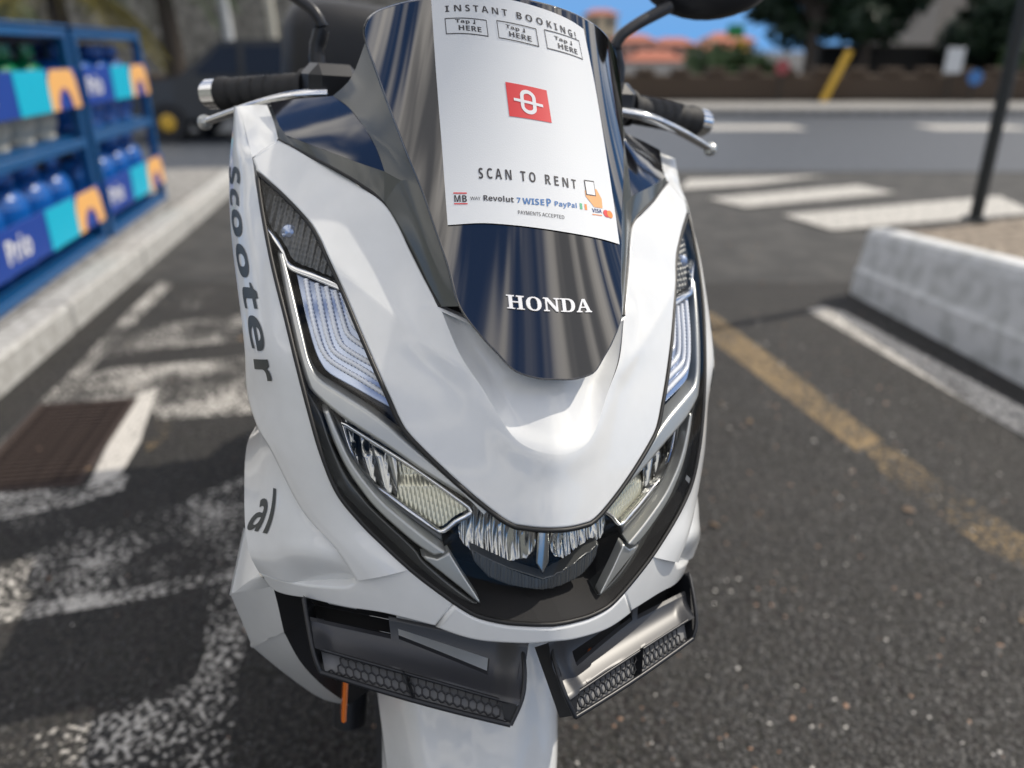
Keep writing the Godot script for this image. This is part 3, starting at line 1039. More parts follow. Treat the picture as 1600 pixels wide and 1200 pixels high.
func build_headlight(hl: Node3D) -> void:
	var lens_half := ring([rev2(smooth2(pts2(NOSE_BOTTOM))), rev2(smooth2(pts2(HL_IN))), smooth2(pts2(HL_OUT)), smooth2(pts2(LENS_BOTTOM)), PackedVector2Array([Vector2(0, LENS_LOW)])])
	var whole: PackedVector2Array = Geometry2D.offset_polygon(mirrored(lens_half), -0.0014)[0]
	var mk := Maker.new()
	panel(mk, whole, func(x, y): return front(x, y) - 0.05 - 0.03 * smoothstep(0.12, 0.06, absf(x)), 1.0, 0.006, 0.0, 0.03)
	obj("housing", mk, mats.lamp_black, hl)
	mk = Maker.new()
	# the wall of the lamp's bowl, from the lens edge back
	var k := whole.size()
	for i in k:
		var a := whole[i]
		var b := whole[(i + 1) % k]
		var fa := Vector3(a.x, a.y, front(a.x, a.y) - 0.001)
		var fb := Vector3(b.x, b.y, front(b.x, b.y) - 0.001)
		var inn := Vector3(b.y - a.y, a.x - b.x, 0)
		mk.flat(fa, fb, fb - Vector3(0, 0, 0.09), fa - Vector3(0, 0, 0.09), inn)
	obj("bowl_wall", mk, mats.rough_black, hl)
	mk = Maker.new()
	var seal := on_front(whole, -0.0005, 1.0)
	seal.append(seal[0])
	mk.tube(seal, func(_t): return 0.0021, 6, false)
	obj("rubber_seal", mk, mats.seal_black, hl)

	for s in [-1.0, 1.0]:
		# turn signal: fluted reflector
		mk = Maker.new()
		panel(mk, smooth2(ring([pts2(TURN), pts2(TURN).slice(0, 1)]), 0.004), func(x, y): return front(x, y) - 0.014 + 0.0016 * sin((x + 0.25 * y) * TAU / 0.0062) + 0.0007 * sin(y * TAU / 0.0045) - 0.006 * smoothstep(0.0, 0.03, x - 0.2), s, 0.0015, 0.0, 0.01)
		obj("turn_signal", mk, mats.lamp_grey, hl)
		mk = Maker.new()
		mk.lathe([[0.0, 0.008], [0.004, 0.0075], [0.007, 0.004], [0.0078, 0.0], [0.0078, -0.01]], 14, Vector3(s * 0.208, -0.187, front(0.208, -0.187) - 0.02), Basis(Vector3.RIGHT, PI / 2.2))
		obj("bulb", mk, mats.guide_blue, hl)
		mk = Maker.new()
		strip(mk, pts2(STRIP_A), pts2(STRIP_B), func(x, y): return front(x, y) - 0.006, s, 0.002, 0.012)
		obj("divider_strip", mk, mats.chrome, hl)
		# daytime lamp: tinted plate with five toothed light guides
		mk = Maker.new()
		panel(mk, ring([smooth2(pts2(DRL_R)), rev2(smooth2(pts2(DRL_L)))]), func(x, y): return front(x, y) - 0.012, s, 0.005, 0.001, 0.012)
		var drl := obj("daytime_lamp", mk, mats.guide_blue, hl)
		for c in [RIB1, RIB2, RIB3, RIB4, RIB5]:
			mk = Maker.new()
			var path := smooth2(pts2(c), 0.0007)
			mk.tube(on_front(path, -0.0095, s), func(t): return 0.0022 + 0.0005 * sin(t * path.size() * TAU / 4.0), 8)
			obj("light_guide", mk, mats.guide_white, drl)
		mk = Maker.new()
		strip(mk, pts2(BAR_R), pts2(BAR_L), func(x, y): return front(x, y) - 0.005, s, 0.0035, 0.014)
		obj("position_bar", mk, mats.satin_silver, hl)
		mk = Maker.new()
		strip(mk, pts2(HOCK_R), pts2(HOCK_L), func(x, y): return front(x, y) - 0.008, s, 0.0022, 0.014)
		obj("lower_bar", mk, mats.satin_silver, hl)
		# beam module: fluted bowl in a bright frame
		var mod := smooth2(ring([pts2(MODULE), pts2(MODULE).slice(0, 1)]), 0.005)
		mk = Maker.new()
		var near_half := PackedVector2Array([Vector2(0.0, -0.5), Vector2(0.112, -0.5), Vector2(0.122, -0.2), Vector2(0.0, -0.2)])
		for piece in Geometry2D.intersect_polygons(mod, near_half):
			fill(mk, piece, func(x, y): return front(x, y) - 0.037 + 0.0009 * absf(sin((x * 0.94 - y * 0.2) * PI / 0.0032)) - 0.007 * smoothstep(-0.357, -0.349, y + (x - 0.09) * 0.25), s, 0.0012)
		obj("beam_reflector", mk, mats.reflector_warm, hl)
		mk = Maker.new()
		for piece in Geometry2D.clip_polygons(mod, near_half):
			fill(mk, piece, func(x, y): return front(x, y) - 0.038 + 0.0030 * absf(sin((x * 0.94 - y * 0.2) * PI / 0.011)) - 0.008 * smoothstep(-0.345, -0.335, y + (x - 0.14) * 0.3), s, 0.0018)
		obj("beam_reflector", mk, mats.reflector, hl)
		mk = Maker.new()
		var fr := PackedVector3Array()
		for q in mod:
			fr.append(Vector3(q.x * s, q.y, front(q.x, q.y) - 0.028))
		fr.append(fr[0])
		mk.tube(fr, func(_t): return 0.0024, 8, false)
		obj("beam_frame", mk, mats.chrome, hl)
		mk = Maker.new()
		panel(mk, ring([smooth2(pts2(SHROUD_OUT)), smooth2(pts2(SHROUD_IN))]), func(x, y): return front(x, y) - 0.018 - 0.004 * sin(x * 60.0), s, 0.005, 0.002, 0.02)
		obj("lamp_shroud", mk, mats.shroud_grey, hl)
		mk = Maker.new()
		var band := ring([smooth2(pts2(HOCK_R)), smooth2(pts2(MODULE).slice(7)), pts2(MODULE).slice(0, 1)])
		panel(mk, band, func(x, y): return front(x, y) - 0.022, s, 0.006, 0.002, 0.012)
		obj("beam_shroud", mk, mats.lamp_grey, hl)
		mk = Maker.new()
		panel(mk, smooth2(ring([pts2(WEDGE), pts2(WEDGE).slice(0, 1)]), 0.006), func(x, y): return front(x, y) - 0.012, s, 0.005, 0.0015, 0.01)
		obj("wedge_reflector", mk, mats.satin_silver, hl)
		# low beam: two fluted bowls either side of a bright post
		mk = Maker.new()
		var bowl := PackedVector2Array()
		for a in 20:
			var g := TAU * a / 20.0
			bowl.append(Vector2(0.037 + 0.031 * cos(g), -0.384 + 0.028 * sin(g) * (1.0 if sin(g) > 0 else 0.8)))
		panel(mk, bowl, func(x, y): return front(x, y) - 0.052 + 0.5 * (pow(x - 0.037, 2.0) + pow(y + 0.384, 2.0)) / 0.028 + 0.0013 * sin((x + 0.2 * y) * TAU / 0.0085) + 0.0008 * sin(x * TAU / 0.0031), s, 0.0018, 0.0, 0.004)
		obj("low_beam_bowl", mk, mats.reflector, hl)
	# low beam: visor ribbed underneath, and the post between the bowls
	mk = Maker.new()
	var post := ring([PackedVector2Array([Vector2(-0.0045, -0.366), Vector2(0.0045, -0.366), Vector2(0.006, -0.40), Vector2(0.0, -0.409), Vector2(-0.006, -0.40)])])
	panel(mk, post, func(x, y): return front(x, y) - 0.032 - 0.3 * absf(x), 1.0, 0.003, 0.0015, 0.01)
	obj("low_beam_post", mk, mats.reflector, hl)
	mk = Maker.new()
	half_visor(mk)
	obj("low_beam_visor", mk, mats.lamp_grey, hl)
	mk = Maker.new()
	panel(mk, whole, front, 1.0, 0.006, 0.0015, 0.002)
	obj("clear_lens", mk, mats.clear_lens, hl)


func half_visor(mk: Maker) -> void:
	var low := [[0.056, -0.405], [0.044, -0.4155], [0.028, -0.4190], [0.0, -0.4205]]
	var up := [[0.058, -0.396], [0.044, -0.400], [0.028, -0.4045], [0.0, -0.4105]]
	var a := PackedVector2Array()
	var b := PackedVector2Array()
	for i in 4:
		a.append(Vector2(low[i][0], low[i][1])); b.append(Vector2(up[i][0], up[i][1]))
	var la := smooth2(a)
	var lb := smooth2(b)
	for i in range(2, -1, -1):
		la.append(Vector2(-low[i][0], low[i][1])); lb.append(Vector2(-up[i][0], up[i][1]))
	panel(mk, ring([la, rev2(lb)]), func(x, y): return front(x, y) - 0.030 + 0.0008 * sin(x * TAU / 0.0028), 1.0, 0.0012, 0.001, 0.012)


func build_screen(sc: Node3D, grp: Callable) -> void:
	var mk := Maker.new()
	var edge := mirrored(smooth2(pts2(SCREEN_EDGE)))
	panel(mk, edge, screen_z, 1.0, 0.006, 0.0016, 0.0035)
	obj("shield", mk, mats.screen_black, sc)
	# raised chrome emblem
	var tt := text_triangles("HONDA", font(true, true), 1.0, 0.12)
	var size: Vector3 = tt[2]
	mk = Maker.new()
	var src: PackedVector3Array = tt[0]
	var nrm: PackedVector3Array = tt[1]
	for i in range(0, src.size(), 3):
		var q := []
		var nn := []
		for j in 3:
			var w := src[i + j]
			var x := -0.0355 + 0.0765 * w.x / size.x
			var y := -0.2035 + 0.0095 * w.y / size.y
			var n := normal_of(screen_z, Vector2(x, y))
			q.append(Vector3(x, y, screen_z(x, y)) + n * (0.0011 if w.z > 0.0 else 0.0))
			var m := nrm[i + j]
			nn.append((Vector3(m.x, m.y, 0) * 0.8 + n * (m.z + 0.15)).normalized())
		mk.tri(q[0], q[1], q[2], nn[0], nn[1], nn[2])
	obj("emblem", mk, mats.ink_white, sc)

	# printed notice stuck on the screen
	var note: Node3D = grp.call("rental_notice")
	mk = Maker.new()
	var nu := 36
	for i in nu:
		for j in nu:
			var c := [Vector2(i, j), Vector2(i + 1, j), Vector2(i + 1, j + 1), Vector2(i, j + 1)]
			var p := []
			var n := []
			for q in c:
				p.append(sheet_at(q.x / nu, q.y / nu, 0.0)); n.append(sheet_normal(q.x / nu, q.y / nu))
			mk.tri(p[0], p[1], p[2], n[0], n[1], n[2], c[0] / nu, c[1] / nu, c[2] / nu)
			mk.tri(p[0], p[2], p[3], n[0], n[2], n[3], c[0] / nu, c[2] / nu, c[3] / nu)
	obj("paper", mk, mats.paper, note)
	sheet_text(note, "I N S T A N T   B O O K I N G !", Vector2(0.083, 0.888), Vector2(0.865, 0.900), 0.034, true, mats.ink_dark)
	for b in [[0.077, 0.296, 0.790, 0.860, 0.0], [0.352, 0.576, 0.792, 0.867, 0.006], [0.622, 0.890, 0.802, 0.882, 0.02]]:
		var x0: float = b[0]
		var x1: float = b[1]
		var y0: float = b[2]
		var y1: float = b[3]
		var tl: float = b[4]
		var t := 0.004
		var r := func(xa: float, ya: float, xb: float, yb: float) -> PackedVector2Array:
			return PackedVector2Array([Vector2(xa, ya + tl * (xa - x0) / (x1 - x0)), Vector2(xb, ya + tl * (xb - x0) / (x1 - x0)), Vector2(xb, yb + tl * (xb - x0) / (x1 - x0)), Vector2(xa, yb + tl * (xa - x0) / (x1 - x0))])
		for f in [[x0, y0, x1, y0 + t], [x0, y1 - t, x1, y1], [x0, y0, x0 + t, y1], [x1 - t, y0, x1, y1]]:
			sheet_poly(note, "frame_line", r.call(f[0], f[1], f[2], f[3]), mats.ink_dark)
		var w := x1 - x0
		sheet_text(note, "Tap", Vector2(x0 + w * 0.22, y0 + 0.043 + tl * 0.2), Vector2(x0 + w * 0.56, y0 + 0.041 + tl * 0.5), 0.020, true, mats.ink_dark)
		sheet_text(note, "HERE", Vector2(x0 + w * 0.28, y0 + 0.016 + tl * 0.2), Vector2(x0 + w * 0.84, y0 + 0.014 + tl * 0.8), 0.021, true, mats.ink_dark)
		sheet_poly(note, "pointer_mark", PackedVector2Array([Vector2(x0 + w * 0.64, y0 + 0.045 + tl * 0.6), Vector2(x0 + w * 0.70, y0 + 0.045 + tl * 0.6), Vector2(x0 + w * 0.70, y0 + 0.063 + tl * 0.6), Vector2(x0 + w * 0.67, y0 + 0.063 + tl * 0.6), Vector2(x0 + w * 0.67, y0 + 0.050 + tl * 0.6), Vector2(x0 + w * 0.64, y0 + 0.050 + tl * 0.6)]), mats.ink_dark)
	# red square with a struck-through ring
	sheet_poly(note, "red_square", PackedVector2Array([Vector2(0.366, 0.478), Vector2(0.592, 0.490), Vector2(0.584, 0.620), Vector2(0.362, 0.613)]), mats.ink_red)
	var o := Vector2(0.4765, 0.551)
	var loop := []
	for i in 30:
		var a := PI * (i if i < 15 else i - 1) / 14.0
		var cap := 0.020 if i < 15 else -0.020
		loop.append([o + Vector2(0.042 * cos(a), cap + 0.028 * sin(a)), o + Vector2(0.023 * cos(a), cap + 0.013 * sin(a))])
	var ringmk := Maker.new()
	for i in 30:
		var j := (i + 1) % 30
		var q := [loop[i][0], loop[j][0], loop[j][1], loop[i][1]]
		var v := []
		var n := []
		for e in q:
			v.append(sheet_at(e.x, e.y, 0.0007)); n.append(sheet_normal(e.x, e.y))
		ringmk.quad(v[0], v[1], v[2], v[3], n[0], n[1], n[2], n[3])
	obj("ring_mark", ringmk, mats.ink_white, note)
	sheet_poly(note, "bar_mark", PackedVector2Array([o + Vector2(-0.078, -0.0065), o + Vector2(0.078, -0.0065), o + Vector2(0.078, 0.0045), o + Vector2(-0.078, 0.0045)]), mats.ink_white, 0.0008)
	sheet_text(note, "S C A N   T O   R E N T", Vector2(0.176, 0.212), Vector2(0.694, 0.236), 0.042, true, mats.ink_dark)
	# row of payment names
	for y in [0.112, 0.156]:
		sheet_poly(note, "bracket_mark", PackedVector2Array([Vector2(0.052, y), Vector2(0.114, y - 0.003), Vector2(0.114, y + 0.002), Vector2(0.052, y + 0.005)]), mats.ink_red)
	sheet_text(note, "MB", Vector2(0.055, 0.122), Vector2(0.112, 0.119), 0.028, true, mats.ink_dark)
	sheet_text(note, "WAY", Vector2(0.127, 0.127), Vector2(0.176, 0.126), 0.014, false, mats.ink_dark)
	sheet_text(note, "Revolut", Vector2(0.192, 0.124), Vector2(0.350, 0.129), 0.025, true, mats.ink_dark)
	sheet_text(note, "7", Vector2(0.366, 0.130), Vector2(0.386, 0.131), 0.022, true, mats.ink_blue)
	sheet_text(note, "WISE", Vector2(0.396, 0.127), Vector2(0.511, 0.136), 0.027, true, mats.ink_blue)
	sheet_text(note, "P", Vector2(0.522, 0.134), Vector2(0.545, 0.136), 0.034, true, mats.ink_blue)
	sheet_text(note, "PayPal", Vector2(0.563, 0.135), Vector2(0.684, 0.145), 0.030, true, mats.ink_blue)
	sheet_text(note, "PAYMENTS ACCEPTED", Vector2(0.368, 0.076), Vector2(0.607, 0.086), 0.019, false, mats.ink_dark)
	sheet_poly(note, "brand_mark", PackedVector2Array([Vector2(0.703, 0.152), Vector2(0.718, 0.152), Vector2(0.718, 0.178), Vector2(0.703, 0.178)]), mats.ink_green)
	sheet_poly(note, "brand_mark", PackedVector2Array([Vector2(0.733, 0.153), Vector2(0.748, 0.154), Vector2(0.748, 0.180), Vector2(0.733, 0.179)]), mats.ink_orange)
	sheet_text(note, "VISA", Vector2(0.781, 0.150), Vector2(0.855, 0.157), 0.018, true, mats.ink_navy)
	sheet_poly(note, "brand_mark", PackedVector2Array([Vector2(0.780, 0.138), Vector2(0.855, 0.145), Vector2(0.855, 0.149), Vector2(0.780, 0.142)]), mats.ink_orange)
	for d in [[0.895, 0.163, "ink_red"], [0.925, 0.166, "ink_orange"]]:
		var disc := PackedVector2Array()
		for i in 16:
			disc.append(Vector2(d[0], d[1]) + Vector2(cos(TAU * i / 16.0) * 0.028, sin(TAU * i / 16.0) * 0.017))
		sheet_poly(note, "brand_mark", disc, mats[d[2]], 0.0005 if d[2] == "ink_red" else 0.0007)
	# hand holding a phone
	sheet_poly(note, "hand_mark", PackedVector2Array([Vector2(0.800, 0.176), Vector2(0.866, 0.182), Vector2(0.868, 0.225), Vector2(0.835, 0.262), Vector2(0.800, 0.262), Vector2(0.745, 0.240), Vector2(0.748, 0.215), Vector2(0.775, 0.195)]), mats.ink_skin)
	sheet_poly(note, "phone_mark", PackedVector2Array([Vector2(0.752, 0.222), Vector2(0.822, 0.228), Vector2(0.820, 0.296), Vector2(0.748, 0.288)]), mats.ink_dark, 0.0006)
	sheet_poly(note, "phone_mark", PackedVector2Array([Vector2(0.757, 0.227), Vector2(0.817, 0.232), Vector2(0.815, 0.290), Vector2(0.753, 0.283)]), mats.ink_white, 0.0008)


func build_vent(vw: Node3D, s: float) -> void:
	# scoop: satin blade with a slot, honeycomb strip along its front edge, fins at the ends
	var mk := Maker.new()
	var blade := func(u: float, v: float) -> Vector3:
		var t := clampf(v / 0.70, 0.0, 1.0)
		return wing_at(u, v, -0.003 - 0.007 * sin(PI * t) + 0.007 * smoothstep(0.10, 0.0, u) * t + 0.008 * smoothstep(0.88, 1.0, u), s)
	var g := func(u: float, v: float) -> Vector3:
		var n: Vector3 = (blade.call(u + 0.01, v) - blade.call(u - 0.01, v)).cross(blade.call(u, v + 0.01) - blade.call(u, v - 0.01)).normalized()
		return n if n.z > 0.0 else -n
	var us := []
	for i in 23:
		us.append(0.43 * i / 22.0)
	for i in range(1, 21):
		us.append(lerpf(0.43, 0.86, i / 20.0))
	for i in range(1, 10):
		us.append(lerpf(0.86, 1.028, i / 9.0))
	for i in us.size() - 1:
		var u0: float = us[i]
		var u1: float = us[i + 1]
		var uc := (u0 + u1) / 2.0
		var spans := []
		var low := func(u: float) -> float: return lerpf(0.69, 0.765, u)
		var lo := func(u: float) -> float: return lerpf(0.10, 0.24, (u - 0.43) / 0.43)
		var hi := func(u: float) -> float: return lerpf(0.24, 0.46, (u - 0.43) / 0.43)
		if uc < 0.40:
			spans = [[func(_u): return 0.26, low]]
		elif uc > 0.435 and uc < 0.86:
			spans = [[func(_u): return -0.05, lo], [hi, low]]
		else:
			spans = [[func(_u): return -0.05, low]]
		for sp in spans:
			var nv := 10
			for j in nv:
				var a0 := lerpf(sp[0].call(u0), sp[1].call(u0), float(j) / nv)
				var a1 := lerpf(sp[0].call(u1), sp[1].call(u1), float(j) / nv)
				var b0 := lerpf(sp[0].call(u0), sp[1].call(u0), float(j + 1) / nv)
				var b1 := lerpf(sp[0].call(u1), sp[1].call(u1), float(j + 1) / nv)
				mk.quad(blade.call(u0, a0), blade.call(u1, a1), blade.call(u1, b1), blade.call(u0, b0), g.call(u0, a0), g.call(u1, a1), g.call(u1, b1), g.call(u0, b0))
	# turned-in lips of the slot and of the blade's top edge
	for q in [[0.43, 0.10, 0.86, 0.24], [0.86, 0.24, 0.86, 0.46], [0.86, 0.46, 0.43, 0.24], [0.43, 0.24, 0.43, 0.10], [0.0, 0.26, 0.40, 0.26]]:
		for i in 12:
			var t0 := i / 12.0
			var t1 := (i + 1) / 12.0
			var p0: Vector3 = blade.call(lerpf(q[0], q[2], t0), lerpf(q[1], q[3], t0))
			var p1: Vector3 = blade.call(lerpf(q[0], q[2], t1), lerpf(q[1], q[3], t1))
			var inn := Vector3(0, 0.001, -0.004)
			mk.flat(p0, p1, p1 + inn, p0 + inn, Vector3(0, 1, 1))
	obj("blade", mk, mats.vent_black, vw)
	# dark duct behind the outer half
	mk = Maker.new()
	for i in 10:
		for j in 6:
			var u0 := lerpf(-0.02, 0.41, i / 10.0)
			var u1 := lerpf(-0.02, 0.41, (i + 1) / 10.0)
			var v0 := lerpf(-0.5, 0.75, j / 6.0)
			var v1 := lerpf(-0.5, 0.75, (j + 1) / 6.0)
			mk.flat(wing_at(u0, v0, -0.034, s), wing_at(u1, v0, -0.034, s), wing_at(u1, v1, -0.03, s), wing_at(u0, v1, -0.03, s), Vector3(0, 0, 1))
	obj("duct", mk, mats.rough_black, vw)
	# backing tray and honeycomb
	var hv := func(u: float) -> float: return lerpf(0.69, 0.765, u)
	mk = Maker.new()
	for i in 40:
		var u0 := lerpf(0.02, 0.965, i / 40.0)
		var u1 := lerpf(0.02, 0.965, (i + 1) / 40.0)
		mk.flat(wing_at(u0, hv.call(u0), -0.010, s), wing_at(u1, hv.call(u1), -0.010, s), wing_at(u1, 1.03, -0.008, s), wing_at(u0, 1.03, -0.008, s), Vector3(0, 0, 1))
	obj("tray", mk, mats.vent_tray, vw)
	mk = Maker.new()
	var cw := 0.0074
	var lu := 0.185
	var lv := 0.052
	for row in range(-1, 6):
		for col in range(-1, 32):
			var c := Vector2((col + 0.5 * (row & 1)) * cw, 0.69 * lv - 0.002 + row * cw * 0.866)
			for k in 6:
				var a := PI / 6.0 + k * PI / 3.0
				var b := a + PI / 3.0
				var p := c + Vector2(cos(a), sin(a)) * cw * 0.577
				var q := c + Vector2(cos(b), sin(b)) * cw * 0.577
				if p.x > q.x + 1e-6 or (absf(p.x - q.x) < 1e-6 and p.y > q.y):
					continue
				var ok := true
				for e in [p, q]:
					var u: float = e.x / lu
					var v: float = e.y / lv
					ok = ok and u > lerpf(0.13, 0.02, clampf((v - 0.69) / 0.3, 0, 1)) and u < 0.955 and v > hv.call(u) - 0.03 and v < 1.03
				if ok:
					mk.tube(PackedVector3Array([wing_at(p.x / lu, p.y / lv, -0.0055, s), wing_at(q.x / lu, q.y / lv, -0.0055, s)]), func(_t): return 0.0007, 5, false, 1.6)
	obj("honeycomb", mk, mats.satin_black, vw)
	# frame edges
	mk = Maker.new()
	var low := PackedVector3Array()
	var up := PackedVector3Array()
	for i in 25:
		var u := i / 24.0
		low.append(wing_at(u, 1.02 + 0.03 * sin(PI * u), -0.003, s))
		up.append(wing_at(lerpf(0.03, 0.97, u), hv.call(u) - 0.01, -0.001 - 0.002 * sin(PI * u), s))
	mk.tube(low, func(_t): return 0.0022, 8)
	mk.tube(up, func(_t): return 0.0014, 8)
	mk.tube(smooth3(PackedVector3Array([wing_at(0.0, -0.05, 0.0, s), wing_at(-0.005, 0.4, 0.003, s), wing_at(-0.008, 0.8, 0.003, s), wing_at(0.0, 1.02, -0.003, s)])), func(_t): return 0.0020, 8)
	mk.tube(smooth3(PackedVector3Array([wing_at(1.0, -0.02, 0.0, s), wing_at(1.03, 0.35, 0.003, s), wing_at(1.035, 0.68, 0.003, s), wing_at(1.0, 1.02, -0.003, s)])), func(_t): return 0.0020, 8)
	obj("edge_frame", mk, mats.satin_black, vw)
	mk = Maker.new()
	var f := []
	for q in [[0.440, 0.66, -0.012], [0.446, 0.69, 0.002], [0.462, 0.69, -0.012], [0.475, 1.02, -0.012], [0.492, 1.02, 0.001], [0.512, 1.02, -0.012]]:
		f.append(wing_at(q[0], q[1], q[2], s))
	mk.flat(f[0], f[1], f[4], f[3], Vector3(-s, 0, 1))
	mk.flat(f[1], f[2], f[5], f[4], Vector3(s, 0, 1))
	obj("fin", mk, mats.satin_black, vw)
	mk = Maker.new()
	var t0 := wing_at(0.94, hv.call(0.94), -0.002, s)
	mk.flat(t0, wing_at(1.02, 0.72, 0.002, s), wing_at(1.0, 1.0, -0.002, s), wing_at(0.965, 0.98, -0.006, s), Vector3(0, 0, 1))
	obj("end_plate", mk, mats.satin_black, vw)
	# side fin that closes the outer end
	mk = Maker.new()
	mk.flat(wing_at(0.0, -0.1, 0.0, s), wing_at(0.0, 1.0, -0.002, s), wing_at(0.02, 1.0, -0.06, s), wing_at(0.02, -0.1, -0.06, s), Vector3(s, 0, 0))
	obj("side_fin", mk, mats.satin_black, vw)
	mk = Maker.new()
	mk.flat(wing_at(1.0, -0.02, 0.0, s), wing_at(1.0, 1.0, -0.002, s), wing_at(0.98, 1.0, -0.03, s), wing_at(0.98, -0.02, -0.03, s), Vector3(-s, 0, 0))
	obj("side_fin", mk, mats.satin_black, vw)
	if s > 0.0:
		return
	mk = Maker.new()
	mk.box(Vector3(s * 0.153, -0.468, -0.078), Vector3(0.032, 0.018, 0.03), Basis(Vector3.UP, s * 0.4), 0.004)
	obj("mounting_tab", mk, mats.white_paint, vw)


func build_bar(hb: Node3D, s: float) -> void:
	var inner := Vector3(0.19, -0.052, -0.460)
	var tip := Vector3(0.316, -0.068, -0.525)
	var st := Basis(Vector3(0, 0.89, -0.456).normalized(), deg_to_rad(-9.0))
	hb.transform = Transform3D(st, hb.position + Vector3(0, -0.045, -0.45) - st * Vector3(0, -0.045, -0.45))
	inner.x *= s
	tip.x *= s
	var d := (tip - inner).normalized()
	var mk := Maker.new()
	mk.tube(PackedVector3Array([Vector3(s * 0.04, -0.035, -0.43), Vector3(s * 0.12, -0.042, -0.435), inner]), func(_t): return 0.0125, 12)
	obj("tube", mk, mats.satin_black, hb)
	mk = Maker.new()
	var path := PackedVector3Array()
	for i in 49:
		path.append(inner.lerp(tip - d * 0.018, i / 48.0))
	mk.tube(path, func(t): return 0.0165 + (0.0014 if fmod(t * 7.0, 1.0) < 0.8 else -0.0012) + (0.004 if t < 0.06 else 0.0) + (0.0015 if t > 0.93 else 0.0), 20)
	obj("grip", mk, mats.rubber, hb)
	mk = Maker.new()
	mk.tube(PackedVector3Array([tip - d * 0.018, tip - d * 0.016, tip, tip + d * 0.004]), func(t): return 0.0175 if t < 0.8 else 0.0155, 20)
	obj("bar_end", mk, mats.chrome, hb)
	mk = Maker.new()
	mk.box(Vector3(s * 0.165, -0.048, -0.447), Vector3(0.06, 0.048, 0.055), Basis(Vector3.UP, -s * 0.4), 0.012)
	obj("switch_housing", mk, mats.satin_black, hb)
	# brake lever with a ball end
	mk = Maker.new()
	var lv := smooth3(PackedVector3Array([Vector3(s * 0.165, -0.055, -0.415), Vector3(s * 0.205, -0.060, -0.418), Vector3(s * 0.255, -0.075, -0.440), Vector3(s * 0.308, -0.095, -0.475)]), 0.008)
	mk.tube(lv, func(t): return 0.0100 - 0.0030 * t, 14, true, 0.62)
	obj("brake_lever", mk, mats.chrome, hb)
	mk = Maker.new()
	mk.lathe([[0.0, 0.009], [0.0045, 0.0078], [0.0078, 0.0045], [0.009, 0.0], [0.0078, -0.0045], [0.0045, -0.0078], [0.0, -0.009]], 14, Vector3(s * 0.314, -0.0975, -0.479))
	obj("lever_ball", mk, mats.satin_silver, hb)
	# mirror on its stalk
	mk = Maker.new()
	var stalk := smooth3(PackedVector3Array([Vector3(s * 0.182, -0.05, -0.490), Vector3(s * 0.184, -0.012, -0.496), Vector3(s * 0.180, 0.004, -0.496), Vector3(s * 0.178, 0.016, -0.496), Vector3(s * 0.185, 0.030, -0.497), Vector3(s * 0.200, 0.041, -0.503), Vector3(s * 0.219, 0.052, -0.511), Vector3(s * 0.250, 0.068, -0.526)]), 0.005)
	mk.tube(stalk, func(t): return 0.0095 if t < 0.42 else 0.0052 + 0.003 * t, 12)
	obj("mirror_stalk", mk, mats.satin_black, hb)
	mk = Maker.new()
	# shell: a rounded pod, flat at the back where the glass sits
	var cen := Vector3(s * 0.306, 0.099, -0.545)
	var turnb := Basis(Vector3.BACK, s * 0.10) * Basis(Vector3.UP, -s * 0.2)
	for i in 10:
		for j in 28:
			var q := []
			var n := []
			for c in [[i, j], [i + 1, j], [i + 1, j + 1], [i, j + 1]]:
				var th: float = PI / 2.0 * c[0] / 10.0
				var ph: float = TAU * c[1] / 28.0
				var rr := pow(sin(th), 0.6)
				var l := Vector3(cos(ph) * 0.085 * rr * (1.0 + 0.12 * sin(ph) * s), sin(ph) * 0.042 * rr, cos(th) * 0.035)
				q.append(cen + turnb * l)
				n.append(turnb * Vector3(cos(ph) * sin(th), sin(ph) * sin(th) * 1.6, cos(th) * 1.4 + 0.05).normalized())
			mk.quad(q[0], q[1], q[2], q[3], n[0], n[1], n[2], n[3])
	obj("mirror_shell", mk, mats.satin_black, hb)
	mk = Maker.new()
	for j in 28:
		var a := TAU * j / 28.0
		var b := TAU * (j + 1) / 28.0
		var back := turnb * Vector3(0, 0, -1)
		mk.tri(cen, cen + turnb * Vector3(cos(a) * 0.085 * (1.0 + 0.12 * sin(a) * s), sin(a) * 0.042, 0), cen + turnb * Vector3(cos(b) * 0.085 * (1.0 + 0.12 * sin(b) * s), sin(b) * 0.042, 0), back, back, back)
	obj("mirror_glass", mk, mats.chrome, hb)


